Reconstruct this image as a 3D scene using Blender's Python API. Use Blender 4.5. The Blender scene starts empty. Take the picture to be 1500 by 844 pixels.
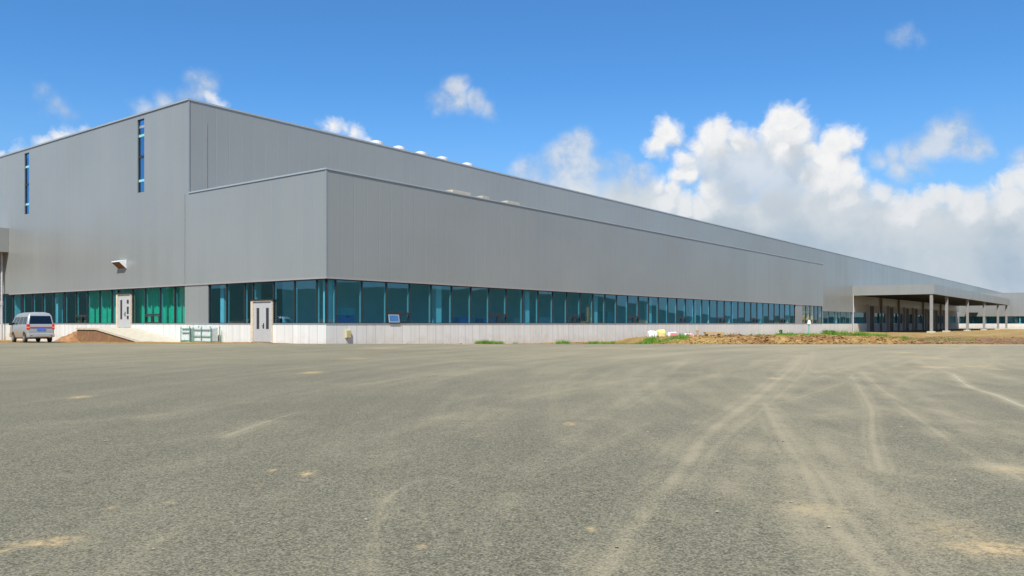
import bpy, bmesh, math, random
import numpy as np
from mathutils import Vector, Matrix, noise as mnoise
R = math.radians
random.seed(7)
scene = bpy.context.scene
COL = scene.collection
F = 1186.0            # focal length in photograph pixels
CAMZ = 1.2
HZ = 474.0            # horizon row of the photograph
UR = Vector((.6074, .7944, 0)); UL = Vector((-.7944, .6074, 0))
C0 = Vector((-11.05, 48.2, 0))      # ground point of the near corner

# ------------------------------------------------------------------ helpers
def tag(o, label=None, cat=None, group=None, kind=None):
    if label: o['label'] = label
    if cat: o['category'] = cat
    if group: o['group'] = group
    if kind: o['kind'] = kind
    return o

def empty(name, loc=(0, 0, 0), rz=0, parent=None):
    o = bpy.data.objects.new(name, None); COL.objects.link(o)
    o.location = loc; o.rotation_euler = (0, 0, rz); o.empty_display_size = .2
    if parent: o.parent = parent
    return o

class MB:
    """collects shapes into one mesh"""
    def __init__(s): s.v = []; s.f = []; s.smooth = False
    def poly(s, pts, faces):
        n = len(s.v); s.v += [tuple(p) for p in pts]; s.f += [tuple(n + i for i in f) for f in faces]; return s
    def box(s, x0, x1, y0, y1, z0, z1, m=None):
        p = [(x0,y0,z0),(x1,y0,z0),(x1,y1,z0),(x0,y1,z0),(x0,y0,z1),(x1,y0,z1),(x1,y1,z1),(x0,y1,z1)]
        if m is not None: p = [m @ Vector(q) for q in p]
        return s.poly(p, [(0,3,2,1),(4,5,6,7),(0,1,5,4),(1,2,6,5),(2,3,7,6),(3,0,4,7)])
    def tube(s, a, b, r, n=12, r2=None):
        a = Vector(a); b = Vector(b); d = (b-a).normalized(); r2 = r if r2 is None else r2
        u = d.cross(Vector((0,0,1)) if abs(d.z) < .9 else Vector((1,0,0))).normalized(); w = d.cross(u)
        p = [a + (u*math.cos(2*math.pi*i/n) + w*math.sin(2*math.pi*i/n))*r for i in range(n)]
        p += [b + (u*math.cos(2*math.pi*i/n) + w*math.sin(2*math.pi*i/n))*r2 for i in range(n)]
        fs = [(i, i+n, (i+1) % n + n, (i+1) % n) for i in range(n)] + [tuple(range(n)), tuple(range(2*n-1, n-1, -1))]
        return s.poly(p, fs)
    def build(s, name, mat, parent=None, bevel=0, smooth=False):
        me = bpy.data.meshes.new(name); me.from_pydata(s.v, [], s.f); me.update()
        bm = bmesh.new(); bm.from_mesh(me); bmesh.ops.recalc_face_normals(bm, faces=bm.faces); bm.to_mesh(me); bm.free()
        me.materials.append(mat)
        if smooth:
            for p in me.polygons: p.use_smooth = True
        o = bpy.data.objects.new(name, me); COL.objects.link(o)
        if parent: o.parent = parent
        if bevel:
            md = o.modifiers.new('bevel', 'BEVEL'); md.width = bevel; md.segments = 2; md.limit_method = 'ANGLE'
        return o

# ------------------------------------------------------------------ materials
def new_mat(name):
    m = bpy.data.materials.new(name); m.use_nodes = True
    nt = m.node_tree; nt.nodes.clear(); return m, nt
def N(nt, t, **kw):
    n = nt.nodes.new(t)
    for k, v in kw.items():
        if k.startswith('i_'):
            k = k[2:]; k = int(k) if k.isdigit() else k.replace('_', ' ')
            n.inputs[k].default_value = v
        else: setattr(n, k, v)
    return n
def L(nt, a, b): nt.links.new(a, b)
def math_(nt, op, a, b=None, c=None, clamp=False):
    n = nt.nodes.new('ShaderNodeMath'); n.operation = op; n.use_clamp = clamp
    for i, v in enumerate((a, b, c)):
        if v is None: continue
        if isinstance(v, (int, float)): n.inputs[i].default_value = v
        else: nt.links.new(v, n.inputs[i])
    return n.outputs[0]
def ramp(nt, fac, lo, hi, a=0., b=1., smooth=True):
    n = nt.nodes.new('ShaderNodeMapRange'); n.interpolation_type = 'SMOOTHSTEP' if smooth else 'LINEAR'
    nt.links.new(fac, n.inputs['Value'])
    for k, v in zip(('From Min','From Max','To Min','To Max'), (lo, hi, a, b)):
        n.inputs[k].default_value = v
    return n.outputs['Result']
def mix(nt, fac, a, b, mode='MIX'):
    n = nt.nodes.new('ShaderNodeMix'); n.data_type = 'RGBA'; n.blend_type = mode
    for s, v in ((n.inputs[0], fac), (n.inputs[6], a), (n.inputs[7], b)):
        if isinstance(v, (int, float)): s.default_value = v
        elif isinstance(v, tuple): s.default_value = (*v, 1) if len(v) == 3 else v
        else: nt.links.new(v, s)
    return n.outputs[2]
def noise(nt, vec, scale, detail=4, rough=.55, dist=0):
    n = N(nt, 'ShaderNodeTexNoise'); n.inputs['Scale'].default_value = scale
    n.inputs['Detail'].default_value = detail; n.inputs['Roughness'].default_value = rough
    n.inputs['Distortion'].default_value = dist
    if vec is not None: L(nt, vec, n.inputs['Vector'])
    return n.outputs['Fac']
def finish(nt, color, rough=.6, metal=0., bump=None, bstr=.3, bdist=.02, spec=.5):
    p = N(nt, 'ShaderNodeBsdfPrincipled'); o = N(nt, 'ShaderNodeOutputMaterial')
    for s, v in ((p.inputs['Base Color'], color), (p.inputs['Roughness'], rough), (p.inputs['Metallic'], metal)):
        if isinstance(v, (int, float)): s.default_value = v
        elif isinstance(v, tuple): s.default_value = (*v, 1)
        else: L(nt, v, s)
    p.inputs['Specular IOR Level'].default_value = spec
    if bump is not None:
        b = N(nt, 'ShaderNodeBump'); b.inputs['Strength'].default_value = bstr; b.inputs['Distance'].default_value = bdist
        L(nt, bump, b.inputs['Height']); L(nt, b.outputs[0], p.inputs['Normal'])
    L(nt, p.outputs[0], o.inputs[0]); return p
def coords(nt): return N(nt, 'ShaderNodeTexCoord').outputs['Object']
def sep(nt, v):
    n = N(nt, 'ShaderNodeSeparateXYZ'); L(nt, v, n.inputs[0]); return n.outputs

def simple(name, col, rough=.6, metal=0., var=.12, scale=6., bstr=.15, spec=.5):
    m, nt = new_mat(name); c = coords(nt)
    n = noise(nt, c, scale, 5)
    f = ramp(nt, n, .3, .7, 1-var, 1+var, False)
    cc = N(nt, 'ShaderNodeCombineXYZ')
    for i in range(3): L(nt, f, cc.inputs[i])
    col_ = mix(nt, 1., tuple(col), cc.outputs[0], 'MULTIPLY')
    finish(nt, col_, rough, metal, n, bstr, .01, spec); return m

def seam_mat(name, col, pitch, axis, rough, metal, var, seamw, seamcol, dirt=0., zdirt=None, off=0., bdist=.015):
    m, nt = new_mat(name); c = coords(nt); s = sep(nt, c)
    a = s[axis]
    q = math_(nt, 'DIVIDE', math_(nt, 'ADD', a, off), pitch)
    fl = math_(nt, 'FLOOR', q); fr = math_(nt, 'SUBTRACT', q, fl)
    e = math_(nt, 'MULTIPLY', math_(nt, 'MINIMUM', fr, math_(nt, 'SUBTRACT', 1., fr)), pitch)   # metres to the seam
    seam = ramp(nt, e, seamw*.4, seamw, 1., 0.)
    wn = N(nt, 'ShaderNodeTexWhiteNoise'); wn.noise_dimensions = '1D'; L(nt, fl, wn.inputs['W'])
    tone = ramp(nt, wn.outputs['Value'], 0, 1, 1-var, 1+var, False)
    big = noise(nt, c, .12, 3); tone = math_(nt, 'MULTIPLY', tone, ramp(nt, big, .3, .7, .95, 1.05, False))
    # rain streaks, long in z
    mp = N(nt, 'ShaderNodeMapping'); mp.inputs['Scale'].default_value = (3, 3, .12); L(nt, c, mp.inputs[0])
    st = noise(nt, mp.outputs[0], 1.0, 4)
    tone = math_(nt, 'MULTIPLY', tone, ramp(nt, st, .35, .75, 1.02, 1.0-dirt, False))
    cc = N(nt, 'ShaderNodeCombineXYZ')
    for i in range(3): L(nt, tone, cc.inputs[i])
    col_ = mix(nt, 1., tuple(col), cc.outputs[0], 'MULTIPLY')
    col_ = mix(nt, math_(nt, 'MULTIPLY', seam, .55), col_, tuple(seamcol))
    if zdirt:
        zz = math_(nt, 'ADD', s[2], ramp(nt, noise(nt, c, 1.3, 5), .3, .7, -.5, .5, False))
        d = ramp(nt, zz, zdirt[0], zdirt[1], .3, 0.)
        col_ = mix(nt, d, col_, (.42, .32, .2))
    rg = ramp(nt, wn.outputs['Value'], 0, 1, rough-.04, rough+.04, False)
    h = math_(nt, 'SUBTRACT', math_(nt, 'MULTIPLY', big, .3), seam)
    finish(nt, col_, rg, metal, h, .5, bdist); return m

GREY = (.300, .308, .290)
M = {}
M['clad_r'] = seam_mat('clad_r', GREY, 1.05, 0, .36, .32, .012, .03, (.345, .355, .335), .0)
M['clad_l'] = seam_mat('clad_l', GREY, 1.05, 1, .36, .32, .012, .03, (.345, .355, .335), .0)
M['plinth_r'] = seam_mat('plinth_r', (.66, .645, .60), .79, 0, .6, 0, .03, .022, (.2, .19, .18), .12, (-.5, .5))
M['plinth_l'] = seam_mat('plinth_l', (.66, .645, .60), .79, 1, .6, 0, .03, .022, (.2, .19, .18), .12, (-.5, .5))
M['flash'] = simple('flash', (.38, .41, .42), .4, .3, .04)
M['trim'] = simple('trim', (.26, .285, .295), .45, .2, .03)
M['drip'] = simple('drip', (.36, .33, .32), .45, .2, .05)
M['alu'] = simple('alu', (.035, .038, .042), .4, .3, .1)
M['fin'] = simple('fin', (.50, .55, .54), .5, .0, .05)
M['white'] = simple('white', (.72, .71, .68), .5, 0, .06)
M['doorleaf'] = simple('doorleaf', (.40, .40, .39), .45, .0, .05)
M['cream'] = simple('cream', (.58, .49, .36), .6, 0, .12)
M['inwall'] = simple('inwall', (.62, .66, .70), .8, 0, .08, 1)
M['pipe'] = simple('pipe', (.40, .40, .40), .5)
M['incol'] = simple('incol', (.78, .80, .80), .7, 0, .05)
M['slab'] = simple('slab', (.35, .34, .32), .8, 0, .1)
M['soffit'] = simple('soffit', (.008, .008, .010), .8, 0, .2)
M['roof'] = simple('roof', (.45, .46, .47), .7, .1, .1, 1)
M['dock'] = simple('dock', (.36, .355, .36), .8, 0, .08, 2)
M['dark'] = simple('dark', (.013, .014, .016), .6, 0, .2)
M['concrete'] = simple('concrete', (.48, .43, .33), .85, 0, .12, 3)
M['column'] = simple('column', (.24, .23, .215), .85, 0, .12, 3)
M['pit'] = simple('pit', (.03, .03, .035), .5)
M['green_paint'] = simple('green_paint', (.10, .30, .20), .5)
M['green_cloth'] = simple('green_cloth', (.08, .62, .30), .8, 0, .12, 2)
M['glasspack'] = simple('glasspack', (.58, .61, .60), .3, 0, .15, 5)
M['blue_paint'] = simple('blue_paint', (.05, .30, .70), .5)
M['teal_paint'] = simple('teal_paint', (.25, .55, .55), .5)
M['yellow_paint'] = simple('yellow_paint', (.75, .48, .03), .5)
M['beige'] = simple('beige', (.50, .45, .24), .55)
M['sack_white'] = simple('sack_white', (.66, .65, .61), .8, 0, .1, 4, .4)
M['sack_yellow'] = simple('sack_yellow', (.60, .53, .20), .8, 0, .12, 4, .4)
M['sack_red'] = simple('sack_red', (.60, .20, .22), .7, 0, .15, 4)
M['wood'] = simple('wood', (.42, .27, .10), .8, 0, .2, 8)
M['vent'] = simple('vent', (.80, .80, .80), .35, .2, .05)
M['board'] = simple('board', (.46, .42, .32), .7, 0, .15, 3)
M['rubber'] = simple('rubber', (.025, .024, .022), .8)
M['rim'] = simple('rim', (.30, .25, .18), .5, .4)
M['red_lens'] = simple('red_lens', (.55, .02, .02), .25)
M['amber_lens'] = simple('amber_lens', (.75, .25, .04), .25)
M['plate'] = simple('plate', (.05, .16, .62), .4)
M['tarp'] = simple('tarp', (.05, .42, .33), .6)
M['bark'] = simple('bark', (.12, .08, .05), .9)

def glass(name, tint, refl, base=.05):
    m, nt = new_mat(name)
    t = N(nt, 'ShaderNodeBsdfTransparent'); t.inputs[0].default_value = (*tint, 1)
    g = N(nt, 'ShaderNodeBsdfGlossy'); g.inputs['Roughness'].default_value = .015; g.inputs[0].default_value = (*refl, 1)
    ge = N(nt, 'ShaderNodeNewGeometry'); dt = N(nt, 'ShaderNodeVectorMath', operation='DOT_PRODUCT')
    L(nt, ge.outputs['Incoming'], dt.inputs[0]); L(nt, ge.outputs['True Normal'], dt.inputs[1])
    sch = math_(nt, 'MULTIPLY_ADD', math_(nt, 'POWER', math_(nt, 'SUBTRACT', 1., math_(nt, 'ABSOLUTE', dt.outputs['Value'])), 5.), .93, .045)
    c = coords(nt); b = N(nt, 'ShaderNodeBump'); b.inputs['Strength'].default_value = .02; b.inputs['Distance'].default_value = .02
    L(nt, noise(nt, c, .5, 2), b.inputs['Height'])
    oi = N(nt, 'ShaderNodeObjectInfo'); rv = N(nt, 'ShaderNodeTexWhiteNoise'); rv.noise_dimensions = '1D'; L(nt, oi.outputs['Random'], rv.inputs['W'])
    a1 = N(nt, 'ShaderNodeVectorMath', operation='MULTIPLY_ADD'); L(nt, rv.outputs['Color'], a1.inputs[0]); a1.inputs[1].default_value = (.014,)*3; a1.inputs[2].default_value = (-.007,)*3
    a2 = N(nt, 'ShaderNodeVectorMath', operation='ADD'); L(nt, b.outputs[0], a2.inputs[0]); L(nt, a1.outputs[0], a2.inputs[1]); L(nt, a2.outputs[0], g.inputs['Normal'])
    f = math_(nt, 'ADD', math_(nt, 'MULTIPLY', sch, 1.25), base, clamp=True)
    mx = N(nt, 'ShaderNodeMixShader'); L(nt, f, mx.inputs[0]); L(nt, t.outputs[0], mx.inputs[1]); L(nt, g.outputs[0], mx.inputs[2])
    o = N(nt, 'ShaderNodeOutputMaterial'); L(nt, mx.outputs[0], o.inputs[0]); return m
M['glass'] = glass('glass', (.34, .73, .82), (.55, .82, .95), .115)
M['glass_clear'] = glass('glass_clear', (.80, .86, .80), (.70, .82, .85), .04)
M['glass_blue'] = glass('glass_blue', (.10, .40, .68), (.34, .66, 1.0), .52)
M['carglass'] = glass('carglass', (.10, .13, .13), (.6, .7, .75), .03)

def dirt_mat():
    m, nt = new_mat('dirt'); c = N(nt, 'ShaderNodeNewGeometry').outputs['Position']
    n1 = noise(nt, c, .25, 5); n2 = noise(nt, c, 2.2, 6, .65); n3 = noise(nt, c, 14, 4, .6)
    col = mix(nt, ramp(nt, n1, .42, .6), (.24, .125, .05), (.40, .26, .09))
    col = mix(nt, ramp(nt, n2, .42, .68), col, (.46, .31, .12))
    col = mix(nt, ramp(nt, n3, .30, .5, .55, 0.), col, (.07, .045, .025))
    s = sep(nt, c)
    pale = math_(nt, 'MULTIPLY', ramp(nt, s[1], 75, 130, 0, .5), ramp(nt, n1, .35, .6))
    col = mix(nt, pale, col, (.44, .34, .15))
    mp = N(nt, 'ShaderNodeMapping'); mp.inputs['Scale'].default_value = (.09, .45, 1); L(nt, c, mp.inputs[0]); nb = noise(nt, mp.outputs[0], 1., 5, .6)
    red = math_(nt, 'MULTIPLY', math_(nt, 'MULTIPLY', ramp(nt, s[0], 21, 28), ramp(nt, s[1], 85, 66)), ramp(nt, nb, .40, .56))
    col = mix(nt, math_(nt, 'MULTIPLY', red, .85), col, mix(nt, ramp(nt, n2, .35, .65), (.15, .075, .055), (.27, .165, .12)))
    h = math_(nt, 'ADD', n2, math_(nt, 'MULTIPLY', n3, .35))
    finish(nt, col, .95, 0, h, 1., .25, .1); return m
M['dirt'] = dirt_mat()

def brick_mat():
    m, nt = new_mat('brick'); c = coords(nt); mp = N(nt, 'ShaderNodeMapping'); mp.inputs['Rotation'].default_value = (R(90), 0, R(90)); L(nt, c, mp.inputs[0])
    b = N(nt, 'ShaderNodeTexBrick'); L(nt, mp.outputs[0], b.inputs['Vector'])
    b.inputs['Color1'].default_value = (.17, .05, .016, 1); b.inputs['Color2'].default_value = (.24, .085, .03, 1); b.inputs['Mortar'].default_value = (.20, .11, .06, 1)
    b.inputs['Scale'].default_value = 4.2; b.inputs['Mortar Size'].default_value = .02
    n = noise(nt, c, 3, 5); col = mix(nt, ramp(nt, n, .5, .72, 0, .7), b.outputs['Color'], (.30, .17, .07))
    finish(nt, col, .9, 0, n, .5, .03, .2); return m
M['brick'] = brick_mat()

def asphalt_mat():
    m, nt = new_mat('asphalt'); c = N(nt, 'ShaderNodeNewGeometry').outputs['Position']
    dust = N(nt, 'ShaderNodeAttribute'); dust.attribute_name = 'dust'
    tan = N(nt, 'ShaderNodeAttribute'); tan.attribute_name = 'tan'
    big = noise(nt, c, .09, 5, .6); mid = noise(nt, c, .7, 6, .65); fine = noise(nt, c, 14, 6, .75)
    v = N(nt, 'ShaderNodeTexVoronoi'); v.inputs['Scale'].default_value = 80; L(nt, c, v.inputs['Vector'])
    v2 = noise(nt, c, 62, 3, .6); grit = noise(nt, c, 85, 3, .8)
    # arcs of older wheel marks round a far centre
    s = sep(nt, c)
    dx = math_(nt, 'SUBTRACT', s[0], 45.); dy = math_(nt, 'SUBTRACT', s[1], 10.)
    rad = math_(nt, 'SQRT', math_(nt, 'ADD', math_(nt, 'MULTIPLY', dx, dx), math_(nt, 'MULTIPLY', dy, dy)))
    ang = math_(nt, 'ARCTAN2', dy, dx)
    cb = N(nt, 'ShaderNodeCombineXYZ'); L(nt, rad, cb.inputs[0]); L(nt, math_(nt, 'MULTIPLY', ang, 5.), cb.inputs[1])
    arcs = noise(nt, cb.outputs[0], .55, 5, .6, .3)
    cb2 = N(nt, 'ShaderNodeCombineXYZ'); L(nt, rad, cb2.inputs[0]); L(nt, math_(nt, 'MULTIPLY', ang, 2.2), cb2.inputs[1]); arc2 = noise(nt, cb2.outputs[0], 2.6, 6, .62, .2)
    dcol = mix(nt, ramp(nt, v.outputs['Color'], 0, 1), (.074, .069, .044), (.268, .246, .162))
    dcol = mix(nt, ramp(nt, v2, .36, .52, .8, 0.), dcol, (.050, .050, .040))
    dcol = mix(nt, ramp(nt, fine, .35, .7, 0, .35), dcol, (.18, .174, .125))
    # dustiness
    d = math_(nt, 'ADD', ramp(nt, arcs, .36, .66, -.08, .09), ramp(nt, arc2, .36, .66, -.07, .07))
    d = math_(nt, 'ADD', d, math_(nt, 'ADD', ramp(nt, mid, .3, .7, -.07, .07), ramp(nt, big, .35, .65, -.07, .07)))
    d = math_(nt, 'ADD', d, math_(nt, 'ADD', ramp(nt, s[0], -8., 12., -.17, .08), ramp(nt, s[1], 5., 32., -.08, .27)))
    d = math_(nt, 'ADD', d, math_(nt, 'MULTIPLY', dust.outputs['Fac'], ramp(nt, mid, .3, .62, .45, 1.0)))
    d = math_(nt, 'ADD', d, math_(nt, 'MULTIPLY', ramp(nt, fine, .3, .7, -1, 1), .10))
    d = math_(nt, 'ADD', d, .34)
    d = ramp(nt, math_(nt, 'ADD', d, ramp(nt, grit, .25, .75, -.50, .50, False)), .0, 1.05, 0., .82)
    col = mix(nt, d, dcol, mix(nt, ramp(nt, v.outputs['Distance'], .0, .5), (.278, .240, .148), (.375, .324, .206)))
    col = mix(nt, math_(nt, 'MULTIPLY', ramp(nt, dust.outputs['Fac'], .62, .8), ramp(nt, mid, .36, .56, .1, .8)), col, (.40, .375, .28))
    tm = math_(nt, 'MULTIPLY', tan.outputs['Fac'], ramp(nt, fine, .34, .6, .0, 1.))
    col = mix(nt, tm, col, (.52, .38, .19))
    h = math_(nt, 'ADD', math_(nt, 'MULTIPLY', v2, 1.), math_(nt, 'MULTIPLY', fine, .5))
    finish(nt, col, .9, 0, h, .8, .012, .25); return m
M['asphalt'] = asphalt_mat()

def leaf_mat(name, a, b):
    m, nt = new_mat(name); c = N(nt, 'ShaderNodeNewGeometry').outputs['Position']
    col = mix(nt, ramp(nt, noise(nt, c, 3, 4), .35, .65), a, b)
    p = finish(nt, col, .7, 0, None, spec=.2); return m
M['grass'] = leaf_mat('grass', (.06, .16, .012), (.15, .27, .03))
M['leaf'] = leaf_mat('leaf', (.03, .11, .015), (.07, .18, .03))
M['hill'] = leaf_mat('hill', (.035, .07, .06), (.06, .10, .07))

def van_paint():
    m, nt = new_mat('van_paint'); c = coords(nt); s = sep(nt, c)
    z = math_(nt, 'ADD', s[2], ramp(nt, noise(nt, c, 3.5, 5), .3, .7, -.3, .3, False))
    z = math_(nt, 'ADD', z, ramp(nt, s[0], 0., .35, .38, 0.))       # the tail is cleaner than the flank
    col = mix(nt, ramp(nt, z, .45, .95, .9, 0.), (.36, .375, .38), (.38, .27, .15))
    rg = ramp(nt, z, .45, .95, .85, .3)
    finish(nt, col, rg, .25); return m
M['van_paint'] = van_paint()

# ------------------------------------------------------------------ ground heights
def sm(a, b, x):
    t = np.clip((x-a)/(b-a), 0, 1); return t*t*(3-2*t)
EX = [-400, -60, -32.5, -11, 0, 29.5, 400]; EY = [53, 52.6, 51.3, 48.05, 47.6, 46.8, 46.8]
def edge(X): return np.interp(X, EX, EY)
def ground_z(X, Y):
    d = Y - edge(X)
    left = -.02 - .33*sm(2.5, 14, d)
    mid = -.03 - .32*sm(0, 3, d) - .25*sm(15, 40, d) - .3*sm(60, 130, d)
    right = -.05 - .85*sm(8, 110, d)
    wl = 1 - sm(-14, -10, X); wr = sm(16, 26, X)
    z = mid*(1-wl)*(1-wr) + left*wl + right*wr
    hx = .55*sm(7.5, 10.5, X) + .08*sm(11, 14, X)*(1-sm(16, 20, X)) - .55*sm(20.5, 27, X)
    ridge = sm(0, 1.6, d)*(1-sm(14, 26, d))
    return z + hx*ridge
def gz(x, y):
    z = float(ground_z(np.array([float(x)]), np.array([float(y)]))[0]); d_ = y-float(edge(x))
    if d_ <= 0: return z
    r_ = .03 + .10*float(sm(6, 11, x)*(1-sm(20, 30, d_)*.6)*(1-.6*sm(24, 31, x)))
    n1 = mnoise.fractal(Vector((x*.55, y*.55, 0)), .9, 2.1, 4) if y < 260 and abs(x) < 220 else 0
    n2 = mnoise.fractal(Vector((x*2.1, y*2.1, 7)), .7, 2.1, 3) if y < 70 and abs(x) < 60 else 0
    return z + n1*r_*float(sm(-.1, 1.2, d_)) + n2*r_*.75*float(sm(0, .5, d_))

def grid_obj(name, X, Y, Z, mat, attrs=None, extra_v=(), extra_f=()):
    r, c = X.shape
    v = np.stack([X, Y, Z], -1).reshape(-1, 3)
    i = np.arange(r*c).reshape(r, c)
    f = np.stack([i[:-1, :-1], i[:-1, 1:], i[1:, 1:], i[1:, :-1]], -1).reshape(-1, 4)
    vl = v.tolist(); n = len(vl); vl += list(extra_v)
    me = bpy.data.meshes.new(name); me.from_pydata(vl, [], f.tolist() + [tuple(n+k for k in ff) for ff in extra_f]); me.update()
    me.materials.append(mat)
    for k, a in (attrs or {}).items():
        at = me.attributes.new(k, 'FLOAT', 'POINT')
        at.data.foreach_set('value', np.concatenate([a.reshape(-1), np.zeros(len(extra_v))]).astype(np.float32))
    for p in me.polygons: p.use_smooth = True
    o = bpy.data.objects.new(name, me); COL.objects.link(o); return o

# dirt ground
rows = [44.5, 45.5, 46.2]
while rows[-1] < 75: rows.append(rows[-1]+.15 if rows[-1] < 56 else rows[-1]*1.006)
while rows[-1] < 400: rows.append(rows[-1]*1.02)
while rows[-1] < 4000: rows.append(rows[-1]*1.25)
us = np.concatenate([-np.geomspace(9, .80, 14), np.linspace(-.78, -.30, 90), np.linspace(-.29, .12, 60), np.linspace(.125, .70, 230), np.geomspace(.72, 9, 14)])
Yg, Ug = np.meshgrid(np.array(rows), us, indexing='ij'); Xg = Yg*Ug
Zg = ground_z(Xg, Yg)
Zg = np.where(Yg < 46.3, np.minimum(Zg, -.45), Zg)
d = Yg - edge(Xg)
nz = np.zeros_like(Zg)
flat = list(zip(Xg.reshape(-1), Yg.reshape(-1)))
vals = np.array([(mnoise.fractal(Vector((x*.55, y*.55, 0)), .9, 2.1, 4) if y < 260 and abs(x) < 220 else 0) for x, y in flat]).reshape(Zg.shape)
vals2 = np.array([(mnoise.fractal(Vector((x*2.1, y*2.1, 7)), .7, 2.1, 3) if y < 70 and abs(x) < 60 else 0) for x, y in flat]).reshape(Zg.shape)
rough = .03 + .10*sm(6, 11, Xg)*(1-sm(20, 30, d)*.6)*(1-.6*sm(24, 31, Xg))
Zg = Zg + vals*rough*sm(-.1, 1.2, d) + vals2*rough*.75*sm(0, .5, d)
gnd = grid_obj('ground', Xg, Yg, Zg, M['dirt'],
    extra_v=[(-4000,-4000,-.45),(4000,-4000,-.45),(4000,44.5,-.45),(-4000,44.5,-.45)], extra_f=[(0,1,2,3)])
tag(gnd, kind='structure')
def gzn(x, y):
    z = gz(x, y)
    return z

# asphalt yard, with the dust of wheel marks
def gp(px, py):
    Y = CAMZ*F/(py-HZ); return ((px-750)/F*Y, Y)
rows = [-70, -40, -20, -8, -3, 0, 1.5, 2.4, 3.0]
while rows[-1] < 48: rows.append(rows[-1]*1.0085)
rows = np.array(rows); rows = rows*(48/rows[-1])
us = np.concatenate([-np.geomspace(7, .9, 12), np.linspace(-.88, .88, 560), np.geomspace(.9, 7, 12)])
Ra, Ua = np.meshgrid(rows, us, indexing='ij')
Xa = Ua*np.maximum(Ra, 5)
Xa = np.where(Ra < 5, Xa*(1+(5-Ra)*.25), Xa)
Ya = Ra*(1+(edge(Xa)/48-1)*np.clip(Ra/48, 0, 1))
ee = 48 + (edge(Xa)-48)
Ya = np.where(Ra > 47.99, ee, Ya)
Ya = Ya + np.where(Ra > 47.99, .12*np.sin(Xa*1.7)*np.sin(Xa*.61+1), 0)
Za = .012*np.sin(Xa*.11+1)*np.sin(Ya*.13)
dust = np.zeros_like(Xa); tanv = np.zeros_like(Xa)
def pl_dist(pts):
    best = np.full(Xa.shape, 1e9)
    for a, b in zip(pts[:-1], pts[1:]):
        ax, ay = a; bx, by = b; dx, dy = bx-ax, by-ay
        t = np.clip(((Xa-ax)*dx+(Ya-ay)*dy)/(dx*dx+dy*dy), 0, 1)
        best = np.minimum(best, np.hypot(Xa-ax-t*dx, Ya-ay-t*dy))
    return best
def smooth_pts(px):
    g = [gp(*p) for p in px]; out = []
    g = [g[0]] + g + [g[-1]]
    for i in range(1, len(g)-2):
        p0, p1, p2, p3 = (np.array(q) for q in g[i-1:i+3])
        for t in np.linspace(0, 1, 7)[:-1]:
            out.append(tuple(.5*((2*p1)+(-p0+p2)*t+(2*p0-5*p1+4*p2-p3)*t*t+(-p0+3*p1-3*p2+p3)*t**3)))
    out.append(g[-1]); return out
tracks = [
 ([(1175,520),(1165,535),(1112,580),(1045,630),(990,700),(950,745),(880,844)], .45, .50),
 ([(1030,610),(985,650),(950,690)], .3, .25),
 ([(1120,592),(1145,640),(1180,690),(1215,760),(1290,844)], .34, .5),
 ([(1170,640),(1215,700),(1260,790),(1330,844)], .25, .25),
 ([(1245,548),(1262,575),(1276,600),(1278,640),(1290,690)], .22, .5),
 ([(1262,545),(1300,578),(1345,597)], .24, .55),
 ([(1310,590),(1360,625),(1410,660),(1500,705)], .24, .5),
 ([(1360,600),(1400,612),(1440,625)], .2, .45),
 ([(1395,548),(1420,567),(1460,580),(1500,597),(1560,618)], .2, .95),
 ([(1340,528),(1385,545),(1400,552)], .3, .35),
 ([(1480,515),(1380,522),(1300,528),(1200,545),(1100,580)], .5, .25),
 ([(1440,505),(1455,525),(1430,545)], .5, .25),
 ([(750,690),(900,608),(1010,560),(1165,520)], .35, .22),
 ([(545,844),(552,770),(575,725),(640,700),(690,720)], .12, .4),
 ([(610,740),(640,790),(700,844)], .25, .22),
 ([(330,640),(380,622),(435,605)], .28, .45),
 ([(0,640),(150,655),(300,640)], .5, .16),
 ([(500,670),(620,655),(760,590),(900,545)], .6, .16),
 ([(1500,540),(1440,530),(1400,526)], .6, .22),
 ([(1330,600),(1360,580),(1400,575)], .4, .2),
 ([(1190,515),(1182,540),(1130,590),(1065,640),(1015,700),(980,760)], .3, .35),
 ([(1130,600),(1165,650),(1205,700),(1245,760),(1325,844)], .2, .4),
 ([(1360,700),(1300,690),(1200,650),(1140,600)], .2, .2),
 ([(1060,844),(1090,790),(1110,740),(1120,690)], .2, .2),
 ([(860,844),(880,790),(930,740),(985,700)], .25, .3),
 ([(700,844),(720,780),(770,720),(850,670),(950,620)], .2, .22),
 ([(0,700),(200,690),(420,650),(620,600),(800,560)], .3, .18),
 ([(150,844),(260,780),(420,720),(600,670)], .25, .2),
 ([(1230,844),(1290,800),(1380,770),(1500,755)], .2, .25),
 ([(1420,505),(1380,520),(1330,530),(1240,560),(1150,590)], .35, .28),
 ([(1500,560),(1440,545),(1380,520)], .3, .3),
 ([(900,525),(1040,515),(1180,510)], .5, .2),
 ([(1080,600),(1180,560),(1260,535),(1330,515)], .35, .25),
 ([(1010,525),(960,560),(880,610),(790,680),(730,760)], .9, .22),
 ([(1210,844),(1180,790),(1165,730),(1150,680)], .8, .3),
 ([(1500,640),(1400,610),(1300,600),(1200,610)], .9, .22),
 ([(1290,540),(1350,580),(1430,640),(1500,680)], .8, .26),
 ([(900,844),(960,790),(1040,740),(1090,690),(1110,640)], .9, .24),
 ([(1380,844),(1330,790),(1270,730),(1230,680),(1200,640)], .7, .26),
 ([(1500,525),(1420,530),(1340,550),(1300,580)], .8, .28),
 ([(560,640),(700,600),(840,570),(1000,545)], 1.0, .2),
 ([(100,620),(300,600),(520,565),(700,540)], 1.2, .2),
]
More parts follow.
